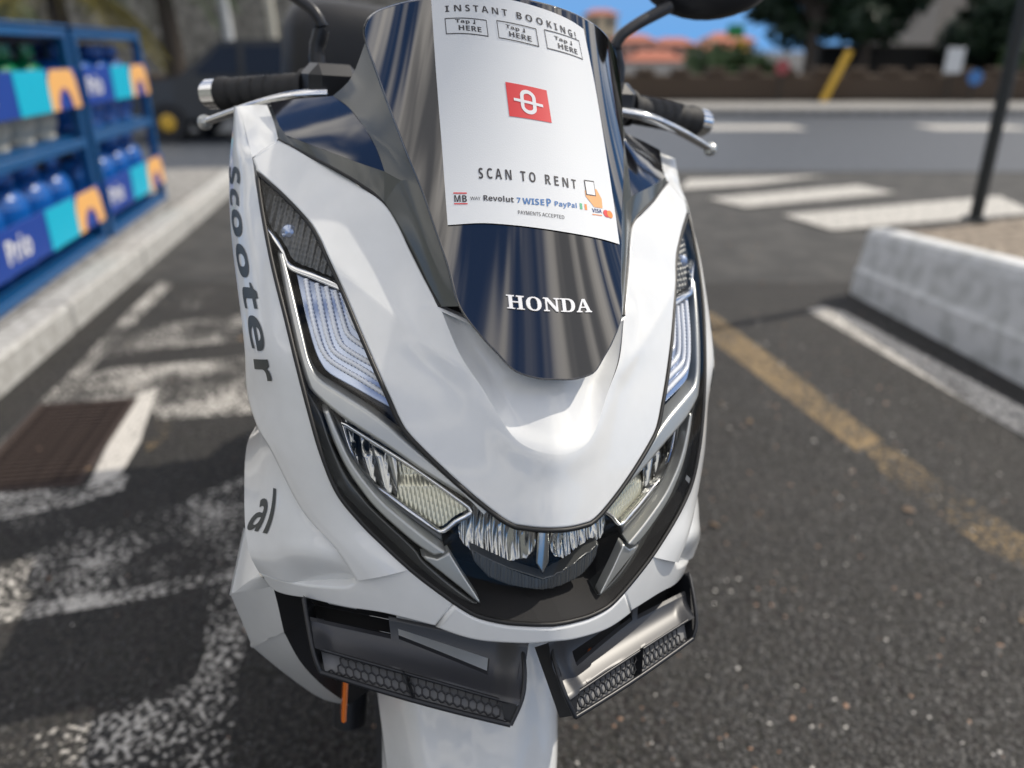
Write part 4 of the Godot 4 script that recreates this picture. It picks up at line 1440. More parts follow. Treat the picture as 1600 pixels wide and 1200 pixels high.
func build_fork(grp: Callable, put: Callable) -> void:
	var ax := Vector3(0, -0.835, -0.285)
	# front wheel
	var wh: Node3D = grp.call("front_wheel")
	var mk := Maker.new()
	var bs := Basis(Vector3.BACK, PI / 2.0)
	mk.lathe([[0.178, -0.05], [0.205, -0.056], [0.235, -0.048], [0.251, -0.028], [0.255, 0.0], [0.251, 0.028], [0.235, 0.048], [0.205, 0.056], [0.178, 0.05]], 56, ax, bs)
	obj("tyre", mk, mats.rubber, wh)
	mk = Maker.new()
	mk.lathe([[0.178, -0.05], [0.165, -0.045], [0.160, 0.0], [0.165, 0.045], [0.178, 0.05]], 48, ax, bs)
	for k in 5:
		var a := TAU * k / 5.0
		mk.tube(PackedVector3Array([ax, ax + Vector3(0, sin(a), cos(a)) * 0.165]), func(t): return lerpf(0.03, 0.016, t), 8)
	obj("rim", mk, mats.satin_black, wh)
	# mudguard: saddle over the tyre, crease along the middle and down-turned sides
	mk = Maker.new()
	var rows := []
	for j in 9:
		var t := (j - 4) / 4.0
		var c := PackedVector3Array()
		for i in 12:
			var g := deg_to_rad(lerpf(-12.0, 128.0, i / 11.0))
			var wide := lerpf(0.088, 0.108, smoothstep(0.1, 0.6, i / 11.0))
			var rad := 0.294 - 0.034 * maxf(0.0, absf(t) - 0.26) - 0.05 * pow(absf(t), 8.0) - 0.006 * absf(t)
			c.append(ax + Vector3(wide * clampf(t * 1.05, -1.0, 1.0), sin(g) * rad, cos(g) * rad))
		rows.append(c)
	loft(mk, rows, 48, 48, Vector3(0, 0.7, 0.7))
	for e in [0, 8]:
		var side := signf(e - 4.0)
		var lo := PackedVector3Array()
		for i in 12:
			var g := deg_to_rad(lerpf(-12.0, 128.0, i / 11.0))
			lo.append(ax + Vector3(side * 0.098, sin(g) * 0.19, cos(g) * 0.19))
		loft(mk, [rows[e], lo], 40, 4, Vector3(side, 0, 0))
	put.call("mudguard", mk, mats.white_paint)
	for s in [-1.0, 1.0]:
		mk = Maker.new()
		mk.tube(PackedVector3Array([Vector3(s * 0.115, -0.835, -0.285), Vector3(s * 0.115, -0.60, -0.36), Vector3(s * 0.10, -0.40, -0.43)]), func(_t): return 0.022, 14)
		put.call("fork_leg", mk, mats.satin_black)
		mk = Maker.new()
		mk.box(Vector3(s * 0.141, -0.655, -0.145), Vector3(0.005, 0.055, 0.018), Basis(Vector3.RIGHT, -0.1), 0.002)
		put.call("side_reflector", mk, mats.orange_reflector)
	# dark inner panel behind the vents
	mk = Maker.new()
	mk.box(Vector3(0, -0.50, -0.20), Vector3(0.40, 0.09, 0.06), Basis(), 0.01)
	mk.box(Vector3(0, -0.42, -0.17), Vector3(0.40, 0.12, 0.06), Basis(), 0.01)
	put.call("inner_panel", mk, mats.rough_black)


func build_body(put: Callable) -> void:
	# leg shield, floor tunnel, seat, tail and rear wheel: mostly hidden behind the front
	var mk := Maker.new()
	var rows := []
	for a in [[-0.10, 0.17, -0.42], [-0.30, 0.21, -0.44], [-0.50, 0.20, -0.46], [-0.72, 0.16, -0.50]]:
		var c := PackedVector3Array()
		for j in 9:
			var t := (j - 4) / 4.0
			c.append(Vector3(a[1] * t, a[0], a[2] + 0.05 * t * t))
		rows.append(c)
	loft(mk, rows, 16, 16, Vector3(0, 0, 1))
	put.call("leg_shield_back", mk, mats.satin_black)
	mk = Maker.new()
	mk.box(Vector3(0, -0.80, -0.85), Vector3(0.36, 0.10, 0.75), Basis(), 0.03)
	mk.box(Vector3(0, -0.62, -0.80), Vector3(0.16, 0.30, 0.62), Basis(), 0.05)
	put.call("floor_tunnel", mk, mats.satin_black)
	mk = Maker.new()
	mk.box(Vector3(0, -0.52, -1.35), Vector3(0.30, 0.26, 0.75), Basis(Vector3.RIGHT, 0.12), 0.07)
	put.call("tail_cowl", mk, mats.white_paint)
	mk = Maker.new()
	mk.box(Vector3(0, -0.345, -1.05), Vector3(0.28, 0.10, 0.42), Basis(Vector3.RIGHT, -0.04), 0.04)
	mk.box(Vector3(0, -0.285, -1.42), Vector3(0.24, 0.11, 0.40), Basis(Vector3.RIGHT, 0.08), 0.04)
	put.call("seat", mk, mats.seat_vinyl)
	mk = Maker.new()
	var bs := Basis(Vector3.BACK, PI / 2.0)
	mk.lathe([[0.165, -0.055], [0.20, -0.064], [0.235, -0.05], [0.25, 0.0], [0.235, 0.05], [0.20, 0.064], [0.165, 0.055], [0.05, 0.04], [0.05, -0.04], [0.165, -0.055]], 44, Vector3(0, -0.84, -1.6), bs)
	put.call("rear_wheel", mk, mats.rubber)
	mk = Maker.new()
	mk.tube(PackedVector3Array([Vector3(0.13, -0.85, -0.95), Vector3(0.22, -1.10, -0.93)]), func(_t): return 0.012, 10)
	put.call("side_stand", mk, mats.satin_black)
	mk = Maker.new()
	rounded_case(mk, Vector3(0, -0.035, -1.62), Vector3(0.43, 0.27, 0.38))
	put.call("top_case", mk, mats.seat_vinyl)
	# instrument housing behind the screen
	mk = Maker.new()
	mk.box(Vector3(0, -0.06, -0.40), Vector3(0.22, 0.10, 0.12), Basis(Vector3.RIGHT, -0.5), 0.03)
	put.call("instrument_panel", mk, mats.satin_black)


func rounded_case(mk: Maker, c: Vector3, size: Vector3) -> void:
	# a box with generously rounded corners, as a squared-off ellipsoid
	var f := func(a: float, b: float) -> Vector3:
		var g := func(t: float) -> float: return signf(t) * pow(absf(t), 0.45)
		return Vector3(g.call(cos(b)) * g.call(cos(a)) * size.x / 2.0, g.call(sin(b)) * size.y / 2.0, g.call(cos(b)) * g.call(sin(a)) * size.z / 2.0)
	var nn := func(a: float, b: float) -> Vector3:
		var g := func(t: float) -> float: return signf(t) * pow(absf(t), 1.55)
		return Vector3(g.call(cos(b)) * g.call(cos(a)) / size.x, g.call(sin(b)) / size.y, g.call(cos(b)) * g.call(sin(a)) / size.z).normalized()
	for i in 40:
		for j in 20:
			var a0 := TAU * i / 40.0
			var a1 := TAU * (i + 1) / 40.0
			var b0 := PI * j / 20.0 - PI / 2.0
			var b1 := PI * (j + 1) / 20.0 - PI / 2.0
			mk.quad(c + f.call(a0, b0), c + f.call(a1, b0), c + f.call(a1, b1), c + f.call(a0, b1), nn.call(a0, b0), nn.call(a1, b0), nn.call(a1, b1), nn.call(a0, b1))


# ---------- ground ----------

const NX0 := -2.4
const NX1 := 2.4
const NZ0 := -3.8
const NZ1 := -0.2


func mark(mask: PackedByteArray, w: int, h: int, poly: Array, strength: int) -> void:
	# fills a painted shape, given in metres on the ground, into a mask of the near asphalt
	var p := PackedVector2Array()
	for i in range(0, poly.size(), 2):
		p.append(Vector2((poly[i] - NX0) / (NX1 - NX0) * w, (poly[i + 1] - NZ0) / (NZ1 - NZ0) * h))
	for y in h:
		var xs := []
		for i in p.size():
			var a := p[i]
			var b := p[(i + 1) % p.size()]
			if (a.y <= y) != (b.y <= y):
				xs.append(lerpf(a.x, b.x, (y - a.y) / (b.y - a.y)))
		xs.sort()
		for k in range(0, xs.size() - 1, 2):
			for x in range(maxi(0, int(xs[k])), mini(w, int(xs[k + 1]) + 1)):
				mask[y * w + x] = maxi(mask[y * w + x], strength)


func noise_bytes(w: int, h: int, freq: float, seed_: int, octaves := 4, cells := false) -> PackedByteArray:
	var f := FastNoiseLite.new()
	f.seed = seed_
	f.frequency = freq
	f.fractal_octaves = octaves
	if cells:
		f.noise_type = FastNoiseLite.TYPE_CELLULAR
		f.cellular_return_type = FastNoiseLite.RETURN_DISTANCE
		f.fractal_type = FastNoiseLite.FRACTAL_NONE
	var im := f.get_image(w, h)
	im.convert(Image.FORMAT_L8)
	return im.get_data()


func build_ground() -> void:
	var w := 1600
	var h := 1200
	var white := PackedByteArray()
	white.resize(w * h)
	var yellow := white.duplicate()
	for m in WHITE_MARKS:
		mark(white, w, h, m[1], m[0])
	for m in YELLOW_MARKS:
		mark(yellow, w, h, m[1], m[0])
	var coarse := noise_bytes(w, h, 0.010, 3, 5)
	var fine := noise_bytes(w, h, 0.17, 8, 3)
	var stone := noise_bytes(w, h, 0.23, 5, 1, true)
	var patch := noise_bytes(w, h, 0.0035, 14, 4)
	var rgb := PackedByteArray()
	rgb.resize(w * h * 3)
	var hgt := PackedByteArray()
	hgt.resize(w * h)
	var ramp := []
	for i in 256:
		ramp.append(int(255.0 * Color(i / 255.0 * 0.9, 0, 0).linear_to_srgb().r))
	for i in w * h:
		var st := stone[i] / 255.0
		var c := coarse[i] / 255.0
		var f := fine[i] / 255.0
		var g := 0.005 + 0.010 * (patch[i] / 255.0) + 0.13 * maxf(0.0, 0.55 - st) * (0.15 + f * f * 1.1) + 0.006 * c
		var r := g * 1.06
		var b := g * 0.92
		var y := g
		var hh := 0.65 - 0.5 * st + 0.15 * f
		var wear := 0.35 * c + 0.65 * f
		if yellow[i] > 0:
			var k := smoothstep(0.0, 0.10, yellow[i] / 255.0 - (0.25 + 0.9 * wear * 0.9))
			k *= 0.62
			r = lerpf(r, 0.36, k); y = lerpf(y, 0.25, k); b = lerpf(b, 0.12, k)
			hh += 0.1 * k
		if white[i] > 0:
			var k := smoothstep(0.0, 0.09, white[i] / 255.0 - (0.22 + 0.95 * wear * 0.9) + 0.06 * (0.6 - st))
			r = lerpf(r, 0.56, k); y = lerpf(y, 0.535, k); b = lerpf(b, 0.49, k)
			hh += 0.15 * k
		rgb[i * 3] = ramp[clampi(int(r / 0.9 * 255.0), 0, 255)]
		rgb[i * 3 + 1] = ramp[clampi(int(y / 0.9 * 255.0), 0, 255)]
		rgb[i * 3 + 2] = ramp[clampi(int(b / 0.9 * 255.0), 0, 255)]
		hgt[i] = clampi(int(hh * 255.0), 0, 255)
	var near := mat("near_asphalt", Color.WHITE, 0.85)
	near.albedo_texture = ImageTexture.create_from_image(Image.create_from_data(w, h, false, Image.FORMAT_RGB8, rgb))
	near.heightmap_enabled = true
	near.heightmap_texture = ImageTexture.create_from_image(Image.create_from_data(w, h, false, Image.FORMAT_L8, hgt))
	near.heightmap_scale = 1.0
	near.texture_repeat = false

	var far := mat("far_asphalt", Color.WHITE, 0.85)
	far.albedo_texture = noise_tex(0.02, 512, 31, ramp2(Color(0.032, 0.032, 0.031), Color(0.062, 0.060, 0.057), 0.2, 0.8), 5)
	far.uv1_triplanar = true
	far.uv1_world_triplanar = true
	far.uv1_scale = Vector3(0.35, 0.35, 0.35)

	# the drain's opening, then the near asphalt round it
	var gr := grate_frame()
	var c := []
	for k in [[-1, -1], [1, -1], [1, 1], [-1, 1]]:
		c.append(gr * Vector3(k[0] * 0.16, 0, k[1] * 0.295))
	var hole := PackedVector2Array()
	for q in c:
		hole.append(Vector2(q.x, q.z))
	if Geometry2D.is_polygon_clockwise(hole):
		hole = rev2(hole)
	var mk := Maker.new()
	var rect := PackedVector2Array([Vector2(NX0, NZ0), Vector2(NX1, NZ0), Vector2(NX1, NZ1), Vector2(NX0, NZ1)])
	var lefts := [PackedVector2Array([Vector2(NX0, NZ0), Vector2(-1.36, NZ0), Vector2(-1.36, NZ1), Vector2(NX0, NZ1)]), PackedVector2Array([Vector2(-1.36, NZ0), Vector2(NX1, NZ0), Vector2(NX1, NZ1), Vector2(-1.36, NZ1)])]
	for part in lefts:
		for piece in Geometry2D.clip_polygons(part, hole):
			var t := Geometry2D.triangulate_polygon(piece)
			for i in range(0, t.size(), 3):
				var v := []
				var u := []
				for j in 3:
					var q: Vector2 = piece[t[i + j]]
					v.append(Vector3(q.x, 0, q.y)); u.append(Vector2((q.x - NX0) / (NX1 - NX0), (q.y - NZ0) / (NZ1 - NZ0)))
				mk.tri(v[0], v[1], v[2], Vector3.UP, Vector3.UP, Vector3.UP, u[0], u[1], u[2])
	ground_kind("parking_asphalt", mk, near)
	mk = Maker.new()
	var big := 400.0
	for r in [[-big, -big, big, NZ0], [-big, NZ1, big, big], [-big, NZ0, NX0, NZ1], [NX1, NZ0, big, NZ1]]:
		mk.flat(Vector3(r[0], 0, r[1]), Vector3(r[2], 0, r[1]), Vector3(r[2], 0, r[3]), Vector3(r[0], 0, r[3]), Vector3.UP)
	ground_kind("ground", mk, far)

	# loose chippings on the asphalt near the scooter
	var chip := Maker.new()
	chip.lathe([[0.0, 0.45], [0.6, 0.3], [1.0, 0.0], [0.7, -0.3], [0.0, -0.4]], 6, Vector3.ZERO, Basis(), 0.7)
	var mm := MultiMesh.new()
	mm.transform_format = MultiMesh.TRANSFORM_3D
	mm.use_colors = true
	mm.mesh = chip.done()
	mm.instance_count = 60000
	for i in mm.instance_count:
		var z := -0.75 - pow(rng.randf(), 1.4) * 2.6
		var x := rng.randf_range(-1.0, 1.25) * (0.55 + absf(z) * 0.42)
		if x < -0.25 and rng.randf() < 0.65:
			x = -x
		if Vector2(x + 1.375, z + 2.065).length() < 0.36:
			x += 1.1
		var sc := rng.randf_range(0.0018, 0.0052) * (1.5 if rng.randf() < 0.08 else 1.0)
		mm.set_instance_transform(i, Transform3D(Basis.from_euler(Vector3(rng.randf_range(-0.5, 0.5), rng.randf() * TAU, rng.randf_range(-0.5, 0.5))).scaled(Vector3(sc, sc * 0.8, sc)), Vector3(x, 0.0006, z)))
		var g := 0.008 + 0.075 * pow(rng.randf(), 2.2)
		var col := Color(g, g * 0.98, g * 0.95)
		var pick := rng.randf()
		if pick < 0.004:
			col = Color(0.6, 0.58, 0.54)
		elif pick < 0.012:
			col = Color(0.32, 0.19, 0.12)
		mm.set_instance_color(i, col)
	var mmi := MultiMeshInstance3D.new()
	mmi.name = "stone_chippings"
	mmi.multimesh = mm
	var cm := mat("chippings", Color.WHITE, 0.55)
	cm.vertex_color_use_as_albedo = true
	mmi.material_override = cm
	mmi.set_meta("kind", "stuff")
	add_child(mmi)


func build_leaves() -> void:
	var leaf := Maker.new()
	for k in 6:
		var a := TAU * k / 6.0
		var b := TAU * (k + 1) / 6.0
		var p := Vector3(cos(a), 0.25 * absf(sin(a)), sin(a) * 0.55)
		var q := Vector3(cos(b), 0.25 * absf(sin(b)), sin(b) * 0.55)
		leaf.tri(Vector3.ZERO, p, q, Vector3.UP, Vector3.UP, Vector3.UP)
	var mm := MultiMesh.new()
	mm.transform_format = MultiMesh.TRANSFORM_3D
	mm.use_colors = true
	mm.mesh = leaf.done()
	mm.instance_count = 60
	for i in mm.instance_count:
		var z := rng.randf_range(-6.5, -1.0)
		var x := rng.randf_range(0.25, 2.4) if rng.randf() < 0.7 else rng.randf_range(-1.6, 0.0)
		if z > -3.7 and x > 1.55:
			x -= 1.0
		var sc := rng.randf_range(0.006, 0.018)
		mm.set_instance_transform(i, Transform3D(Basis.from_euler(Vector3(rng.randf_range(-0.3, 0.3), rng.randf() * TAU, 0)).scaled(Vector3(sc, sc, sc)), Vector3(x, 0.004, z)))
		mm.set_instance_color(i, Color(0.26, 0.17, 0.09).lerp(Color(0.10, 0.06, 0.035), rng.randf()))
	var o := MultiMeshInstance3D.new()
	o.name = "dry_leaves"
	o.multimesh = mm
	o.material_override = mats.chippings
	o.set_meta("kind", "stuff")
	add_child(o)


func grate_frame() -> Transform3D:
	return Transform3D(Basis(Vector3.UP, atan2(0.10, 0.58)), Vector3(-1.375, 0, -2.065))


func build_street() -> void:
	var conc := mat("pavement_concrete", Color.WHITE, 0.9)
	conc.albedo_texture = noise_tex(0.03, 512, 41, ramp2(Color(0.17, 0.165, 0.155), Color(0.34, 0.33, 0.31), 0.25, 0.75), 6)
	conc.uv1_triplanar = true
	conc.uv1_world_triplanar = true
	conc.uv1_scale = Vector3(0.8, 0.8, 0.8)
	var kerbm := mat("kerb_stone", Color.WHITE, 0.85)
	kerbm.albedo_texture = noise_tex(0.05, 512, 43, ramp2(Color(0.33, 0.32, 0.30), Color(0.50, 0.50, 0.48), 0.2, 0.8), 5)
	kerbm.uv1_triplanar = true
	kerbm.uv1_world_triplanar = true
	kerbm.uv1_scale = Vector3(0.7, 0.7, 0.7)
	var iron := mat("rusty_iron", Color.WHITE, 0.7, 0.3)
	iron.albedo_texture = noise_tex(0.06, 256, 51, ramp2(Color(0.030, 0.020, 0.016), Color(0.085, 0.06, 0.05), 0.3, 0.7))
	iron.uv1_triplanar = true
	iron.uv1_scale = Vector3(3, 3, 3)
	mat("pit_dark", Color(0.012, 0.011, 0.010), 0.9)

	# drain grating: iron frame, cross bars and the pit below
	var g := thing("drain_grating", "rusty iron slotted drain grating set in the asphalt by the left kerb", "grating")
	g.transform = grate_frame()
	var mk := Maker.new()
	for k in [-1.0, 1.0]:
		mk.box(Vector3(k * 0.148, -0.012, 0), Vector3(0.022, 0.024, 0.588), Basis(), 0.003)
		mk.box(Vector3(0, -0.012, k * 0.2825), Vector3(0.273, 0.024, 0.022), Basis(), 0.003)
	obj("frame", mk, iron, g)
	mk = Maker.new()
	mk.box(Vector3.ZERO, Vector3(0.274, 0.022, 0.013), Basis(), 0.002)
	var slat := mk.done()
	for i in 21:
		var o := obj_mesh("bar", slat, iron, g)
		o.position = Vector3(0, -0.014, lerpf(-0.255, 0.255, i / 20.0))
	mk = Maker.new()
	for k in [-1.0, 1.0]:
		mk.flat(Vector3(k * 0.158, 0, -0.293), Vector3(k * 0.158, 0, 0.293), Vector3(k * 0.158, -0.35, 0.293), Vector3(k * 0.158, -0.35, -0.293), Vector3(-k, 0, 0))
		mk.flat(Vector3(-0.158, 0, k * 0.293), Vector3(0.158, 0, k * 0.293), Vector3(0.158, -0.35, k * 0.293), Vector3(-0.158, -0.35, k * 0.293), Vector3(0, 0, -k))
	mk.flat(Vector3(-0.158, -0.35, -0.293), Vector3(0.158, -0.35, -0.293), Vector3(0.158, -0.35, 0.293), Vector3(-0.158, -0.35, 0.293), Vector3.UP)
	obj("pit", mk, mats.pit_dark, g)

	# left pavement with its kerb stones
	var a := Vector3(-1.28, 0, 0.9)
	var d := Vector3(-0.46, 0, -3.31).normalized()
	var out := Vector3(-d.z, 0, d.x)
	if out.x < 0.0:
		out = -out
	var pave := Maker.new()
	var p0 := a - out * 0.155
	var p1 := p0 + d * 8.1
	pave.flat(p0 + Vector3(0, 0.118, 0), p1 + Vector3(0, 0.118, 0), p1 - out * 4.0 + Vector3(0, 0.118, 0), p0 - out * 4.0 + Vector3(0, 0.118, 0), Vector3.UP)
	pave.flat(p1 + Vector3(0, 0.118, 0), p1, p1 - out * 4.0, p1 - out * 4.0 + Vector3(0, 0.118, 0), d)
	ground_kind("left_pavement", pave, conc)
	var kerb := Node3D.new()
	kerb.name = "left_kerb"
	kerb.set_meta("kind", "structure")
	add_child(kerb)
	mk = Maker.new()
	mk.box(Vector3.ZERO, Vector3(0.15, 0.24, 0.994), Basis(), 0.014)
	var ks := mk.done()
	var kb := Basis(out, Vector3.UP, out.cross(Vector3.UP))
	for i in 8:
		var o := obj_mesh("kerb_stone", ks, kerbm, kerb)
		o.transform = Transform3D(kb, a - out * 0.078 + d * (i + 0.5) + Vector3(0, 0.002 + 0.002 * (i % 3), 0))

	# white-painted planter wall on the right, with its bed of earth
	var wall := thing("planter_wall", "low white painted planter wall right of the scooter", "wall", Vector3(1.641, 0, -3.6))
	var wp := mat("white_wall", Color.WHITE, 0.8)
	wp.albedo_texture = noise_tex(0.012, 512, 61, ramp2(Color(0.46, 0.47, 0.46), Color(0.66, 0.67, 0.67), 0.25, 0.6), 6)
	wp.uv1_triplanar = true
	wp.uv1_scale = Vector3(1.2, 1.2, 1.2)
	wp.normal_enabled = true
	wp.normal_texture = noise_tex(0.05, 512, 62, null, 4, true)
	wp.normal_scale = 0.07
	var wd := Vector3(0.152, 0, 1.119).normalized()
	var wo := Vector3(-wd.z, 0, wd.x)
	mk = Maker.new()
	var rows := []
	# profile: plinth, groove, upper face, rounded coping, back
	for q in [[0.0, 0.0], [0.0, 0.12], [-0.012, 0.135], [-0.016, 0.15], [-0.03, 0.27], [-0.04, 0.302], [-0.055, 0.315], [-0.125, 0.318], [-0.14, 0.305], [-0.14, 0.0]]:
		var c := PackedVector3Array()
		for i in 7:
			var t := i / 6.0
			var lift := 1.0 + 0.75 * t
			c.append(wd * (t * 3.4) + wo * q[0] + Vector3(0, q[1] * lift, 0))
		rows.append(c)
	for r in rows.size() - 1:
		loft(mk, [rows[r], rows[r + 1]], 12, 1, wo * (1.0 if r < 6 else -1.0) + Vector3(0, 0.4 if r < 7 else 0.0, 0))
	for r in rows.size() - 2:
		mk.flat(rows[r][0], rows[r + 1][0], rows[9][0], rows[9][0], -wd)
	obj("wall_body", mk, wp, wall)
	var earth := mat("earth", Color.WHITE, 0.95)
	earth.albedo_texture = noise_tex(0.04, 512, 71, ramp2(Color(0.12, 0.095, 0.07), Color(0.34, 0.29, 0.23), 0.25, 0.75), 6)
	earth.uv1_triplanar = true
	earth.uv1_world_triplanar = true
	earth.uv1_scale = Vector3(0.9, 0.9, 0.9)
	mk = Maker.new()
	mk.flat(Vector3(1.72, 0.30, -3.60), Vector3(5.2, 0.30, -4.9), Vector3(5.2, 0.50, -0.2), Vector3(2.2, 0.50, -0.2), Vector3.UP)
	mk.flat(Vector3(1.66, 0.0, -3.62), Vector3(5.2, 0.0, -4.95), Vector3(5.2, 0.30, -4.9), Vector3(1.72, 0.30, -3.60), Vector3(-0.2, 0.3, -1))
	ground_kind("planter_earth", mk, earth)

	# leaning dark pole standing beyond the planter
	var pole := thing("street_pole", "dark grey metal pole standing in the planter bed at the right", "pole", Vector3(2.29, 0.315, -3.815))
	mk = Maker.new()
	mk.tube(PackedVector3Array([Vector3.ZERO, Vector3(-0.01, 1.2, 0.0), Vector3(-0.02, 3.0, 0)]), func(_t): return 0.030, 16)
	obj("shaft", mk, mat("pole_paint", Color(0.016, 0.019, 0.018), 0.5), pole)
	mk = Maker.new()
	mk.lathe([[0.0, 0.012], [0.06, 0.012], [0.064, 0.0]], 20)
	obj("base_plate", mk, mats.pole_paint, pole)

	# the road beyond, crossing stripes and centre dashes
	var road := mat("road_asphalt", Color.WHITE, 0.55)
	road.albedo_texture = noise_tex(0.03, 512, 81, ramp2(Color(0.045, 0.053, 0.066), Color(0.068, 0.078, 0.093), 0.25, 0.75), 4)
	road.uv1_triplanar = true
	road.uv1_world_triplanar = true
	road.uv1_scale = Vector3(0.5, 0.5, 0.5)
	mk = Maker.new()
	mk.flat(Vector3(-20, 0.006, -8.0), Vector3(60, 0.006, -6.9), Vector3(60, 0.006, -14.6), Vector3(-20, 0.006, -14.6), Vector3.UP)
	ground_kind("road", mk, road)
	var paint := mat("road_paint", Color.WHITE, 0.7)
	paint.albedo_texture = noise_tex(0.05, 512, 91, ramp2(Color(0.20, 0.195, 0.18), Color(0.52, 0.50, 0.46), 0.25, 0.55), 5)
	paint.uv1_triplanar = true
	paint.uv1_world_triplanar = true
	paint.uv1_scale = Vector3(0.8, 0.8, 0.8)
	for m in STRIPES:
		mk = Maker.new()
		mk.flat(Vector3(m[0], 0.011, m[1]), Vector3(m[2], 0.011, m[3]), Vector3(m[4], 0.011, m[5]), Vector3(m[6], 0.011, m[7]), Vector3.UP)
		ground_kind("crossing_stripe", mk, paint)
	for x in [2.95, 6.3, 9.7, -0.4]:
		mk = Maker.new()
		mk.flat(Vector3(x, 0.011, -12.75), Vector3(x + 1.45, 0.011, -12.75), Vector3(x + 1.45, 0.011, -11.95), Vector3(x, 0.011, -11.95), Vector3.UP)
		ground_kind("lane_dash", mk, paint)
	mk = Maker.new()
	mk.box(Vector3(20, 0.07, -15.6), Vector3(80, 0.14, 2.0), Basis(), 0.03)
	ground_kind("far_pavement", mk, conc)


# ---------- bottle racks on the left ----------

func build_racks() -> void:
	var frame_blue := mat("rack_blue", Color(0.002, 0.075, 0.22), 0.4, 0.0, 0.2)
	mat("sign_navy", Color(0.008, 0.05, 0.30), 0.4)
	mat("sign_cyan", Color(0.0, 0.44, 0.62), 0.4)
	mat("sign_orange", Color(0.86, 0.46, 0.14), 0.4)
	mat("sign_purple", Color(0.30, 0.12, 0.25), 0.4)
	mat("bottle_blue", Color(0.006, 0.11, 0.42), 0.3, 0.0, 0.4)
	mat("bottle_green", Color(0.0, 0.20, 0.075), 0.3, 0.0, 0.4)
	mat("bottle_cream", Color(0.52, 0.49, 0.40), 0.45)
	mat("valve_grey", Color(0.45, 0.46, 0.47), 0.35, 0.6)
	var r3 := Vector3(-0.166, 0, -0.986).normalized()
	var n3 := r3.cross(Vector3.UP)
	var base := Vector3(-1.992, 0.118, -2.845)
	var specs := [[-0.35, 1.74, "blue steel cage rack of gas bottles, the nearer one", 6, "upper"], [1.47, 1.26, "blue steel cage rack of gas bottles, the farther one", 4, "lower"]]
	for k in 2:
		var sp: Array = specs[k]
		var rack := thing("bottle_rack", sp[2], "rack", Vector3.ZERO, "gas bottle racks on the pavement")
		rack.transform = Transform3D(Basis(r3, Vector3.UP, n3), base + r3 * sp[0])
		var L: float = sp[1]
		for x in [0.025, L - 0.025]:
			for z in [-0.025, -0.52]:
				var mk := Maker.new()
				mk.box(Vector3(x, 0.53, z), Vector3(0.05, 1.06, 0.05), Basis(), 0.006)
				obj("post", mk, frame_blue, rack)
		for y in [0.02, 0.525, 1.045]:
			for z in [-0.025, -0.52]:
				var mk := Maker.new()
				mk.box(Vector3(L / 2.0, y, z), Vector3(L - 0.102, 0.045 if y > 0.1 else 0.04, 0.045), Basis(), 0.005)
				obj("rail", mk, frame_blue, rack)
			for x in [0.025, L - 0.025]:
				var mk := Maker.new()
				mk.box(Vector3(x, y, -0.2725), Vector3(0.045, 0.04, 0.44), Basis(), 0.005)
				obj("end_rail", mk, frame_blue, rack)
		for y in [0.045, 0.555]:
			var mk := Maker.new()
			mk.box(Vector3(L / 2.0, y, -0.272), Vector3(L - 0.106, 0.012, 0.44), Basis(), 0.0)
			obj("shelf", mk, frame_blue, rack)
		var mk2 := Maker.new()
		mk2.box(Vector3(L / 2.0, 1.075, -0.272), Vector3(L + 0.01, 0.012, 0.56), Basis(), 0.003)
		obj("roof_sheet", mk2, frame_blue, rack)
		mk2 = Maker.new()
		mk2.box(Vector3(L / 2.0, 0.55, -0.552), Vector3(L - 0.002, 1.03, 0.006), Basis(), 0.0)
		obj("back_sheet", mk2, frame_blue, rack)
		for y in [0.125, 0.70]:
			sign_board(rack, L, y)
		# bottles, one object each
		for tier in 2:
			for i in sp[3]:
				var green: bool = k == 0 and tier == 1
				var label := "%s gas bottle, %s from near end, on %s shelf of %s rack" % ["green topped cream" if green else "blue", ["first", "second", "third", "fourth", "fifth", "sixth"][i], "upper" if tier else "lower", "nearer" if k == 0 else "farther"]
				var bt := thing("gas_bottle", label, "gas bottle", Vector3.ZERO, "gas bottles on the " + ("upper" if tier else "lower") + " shelf of the " + ("nearer" if k == 0 else "farther") + " rack")
				bt.transform = rack.transform * Transform3D(Basis(Vector3.UP, i * 1.3), Vector3(0.18 + (L - 0.36) * i / (sp[3] - 1.0), 0.5615 if tier else 0.0515, -0.20))
				bottle(bt, green)


var bottle_parts := []

func bottle(bt: Node3D, green: bool) -> void:
	if bottle_parts.is_empty():
		var mk := Maker.new()
		mk.lathe([[0.0, 0.0], [0.105, 0.0], [0.11, 0.012], [0.105, 0.03], [0.122, 0.06], [0.128, 0.10], [0.128, 0.19]], 24)
		bottle_parts.append(mk.done())
		mk = Maker.new()
		mk.lathe([[0.128, 0.19], [0.128, 0.27], [0.118, 0.31], [0.09, 0.345], [0.045, 0.365], [0.0, 0.37]], 24)
		bottle_parts.append(mk.done())
		mk = Maker.new()
		for s in [1.0]:
			var arc := PackedVector3Array()
			for i in 25:
				var a := lerpf(-2.6, 2.6, i / 24.0)
				arc.append(Vector3(cos(a) * 0.085, 0.40, sin(a) * 0.085))
			mk.tube(arc, func(_t): return 0.006, 8, true, 6.0)
		bottle_parts.append(mk.done())
		mk = Maker.new()
		mk.lathe([[0.0, 0.43], [0.018, 0.43], [0.022, 0.40], [0.022, 0.36]], 12)
		bottle_parts.append(mk.done())
	obj_mesh("body", bottle_parts[0], mats.bottle_cream if green else mats.bottle_blue, bt)
	obj_mesh("shoulder", bottle_parts[1], mats.bottle_green if green else mats.bottle_blue, bt)
	obj_mesh("collar", bottle_parts[2], mats.bottle_green if green else mats.bottle_blue, bt)
	obj_mesh("valve", bottle_parts[3], mats.valve_grey, bt)


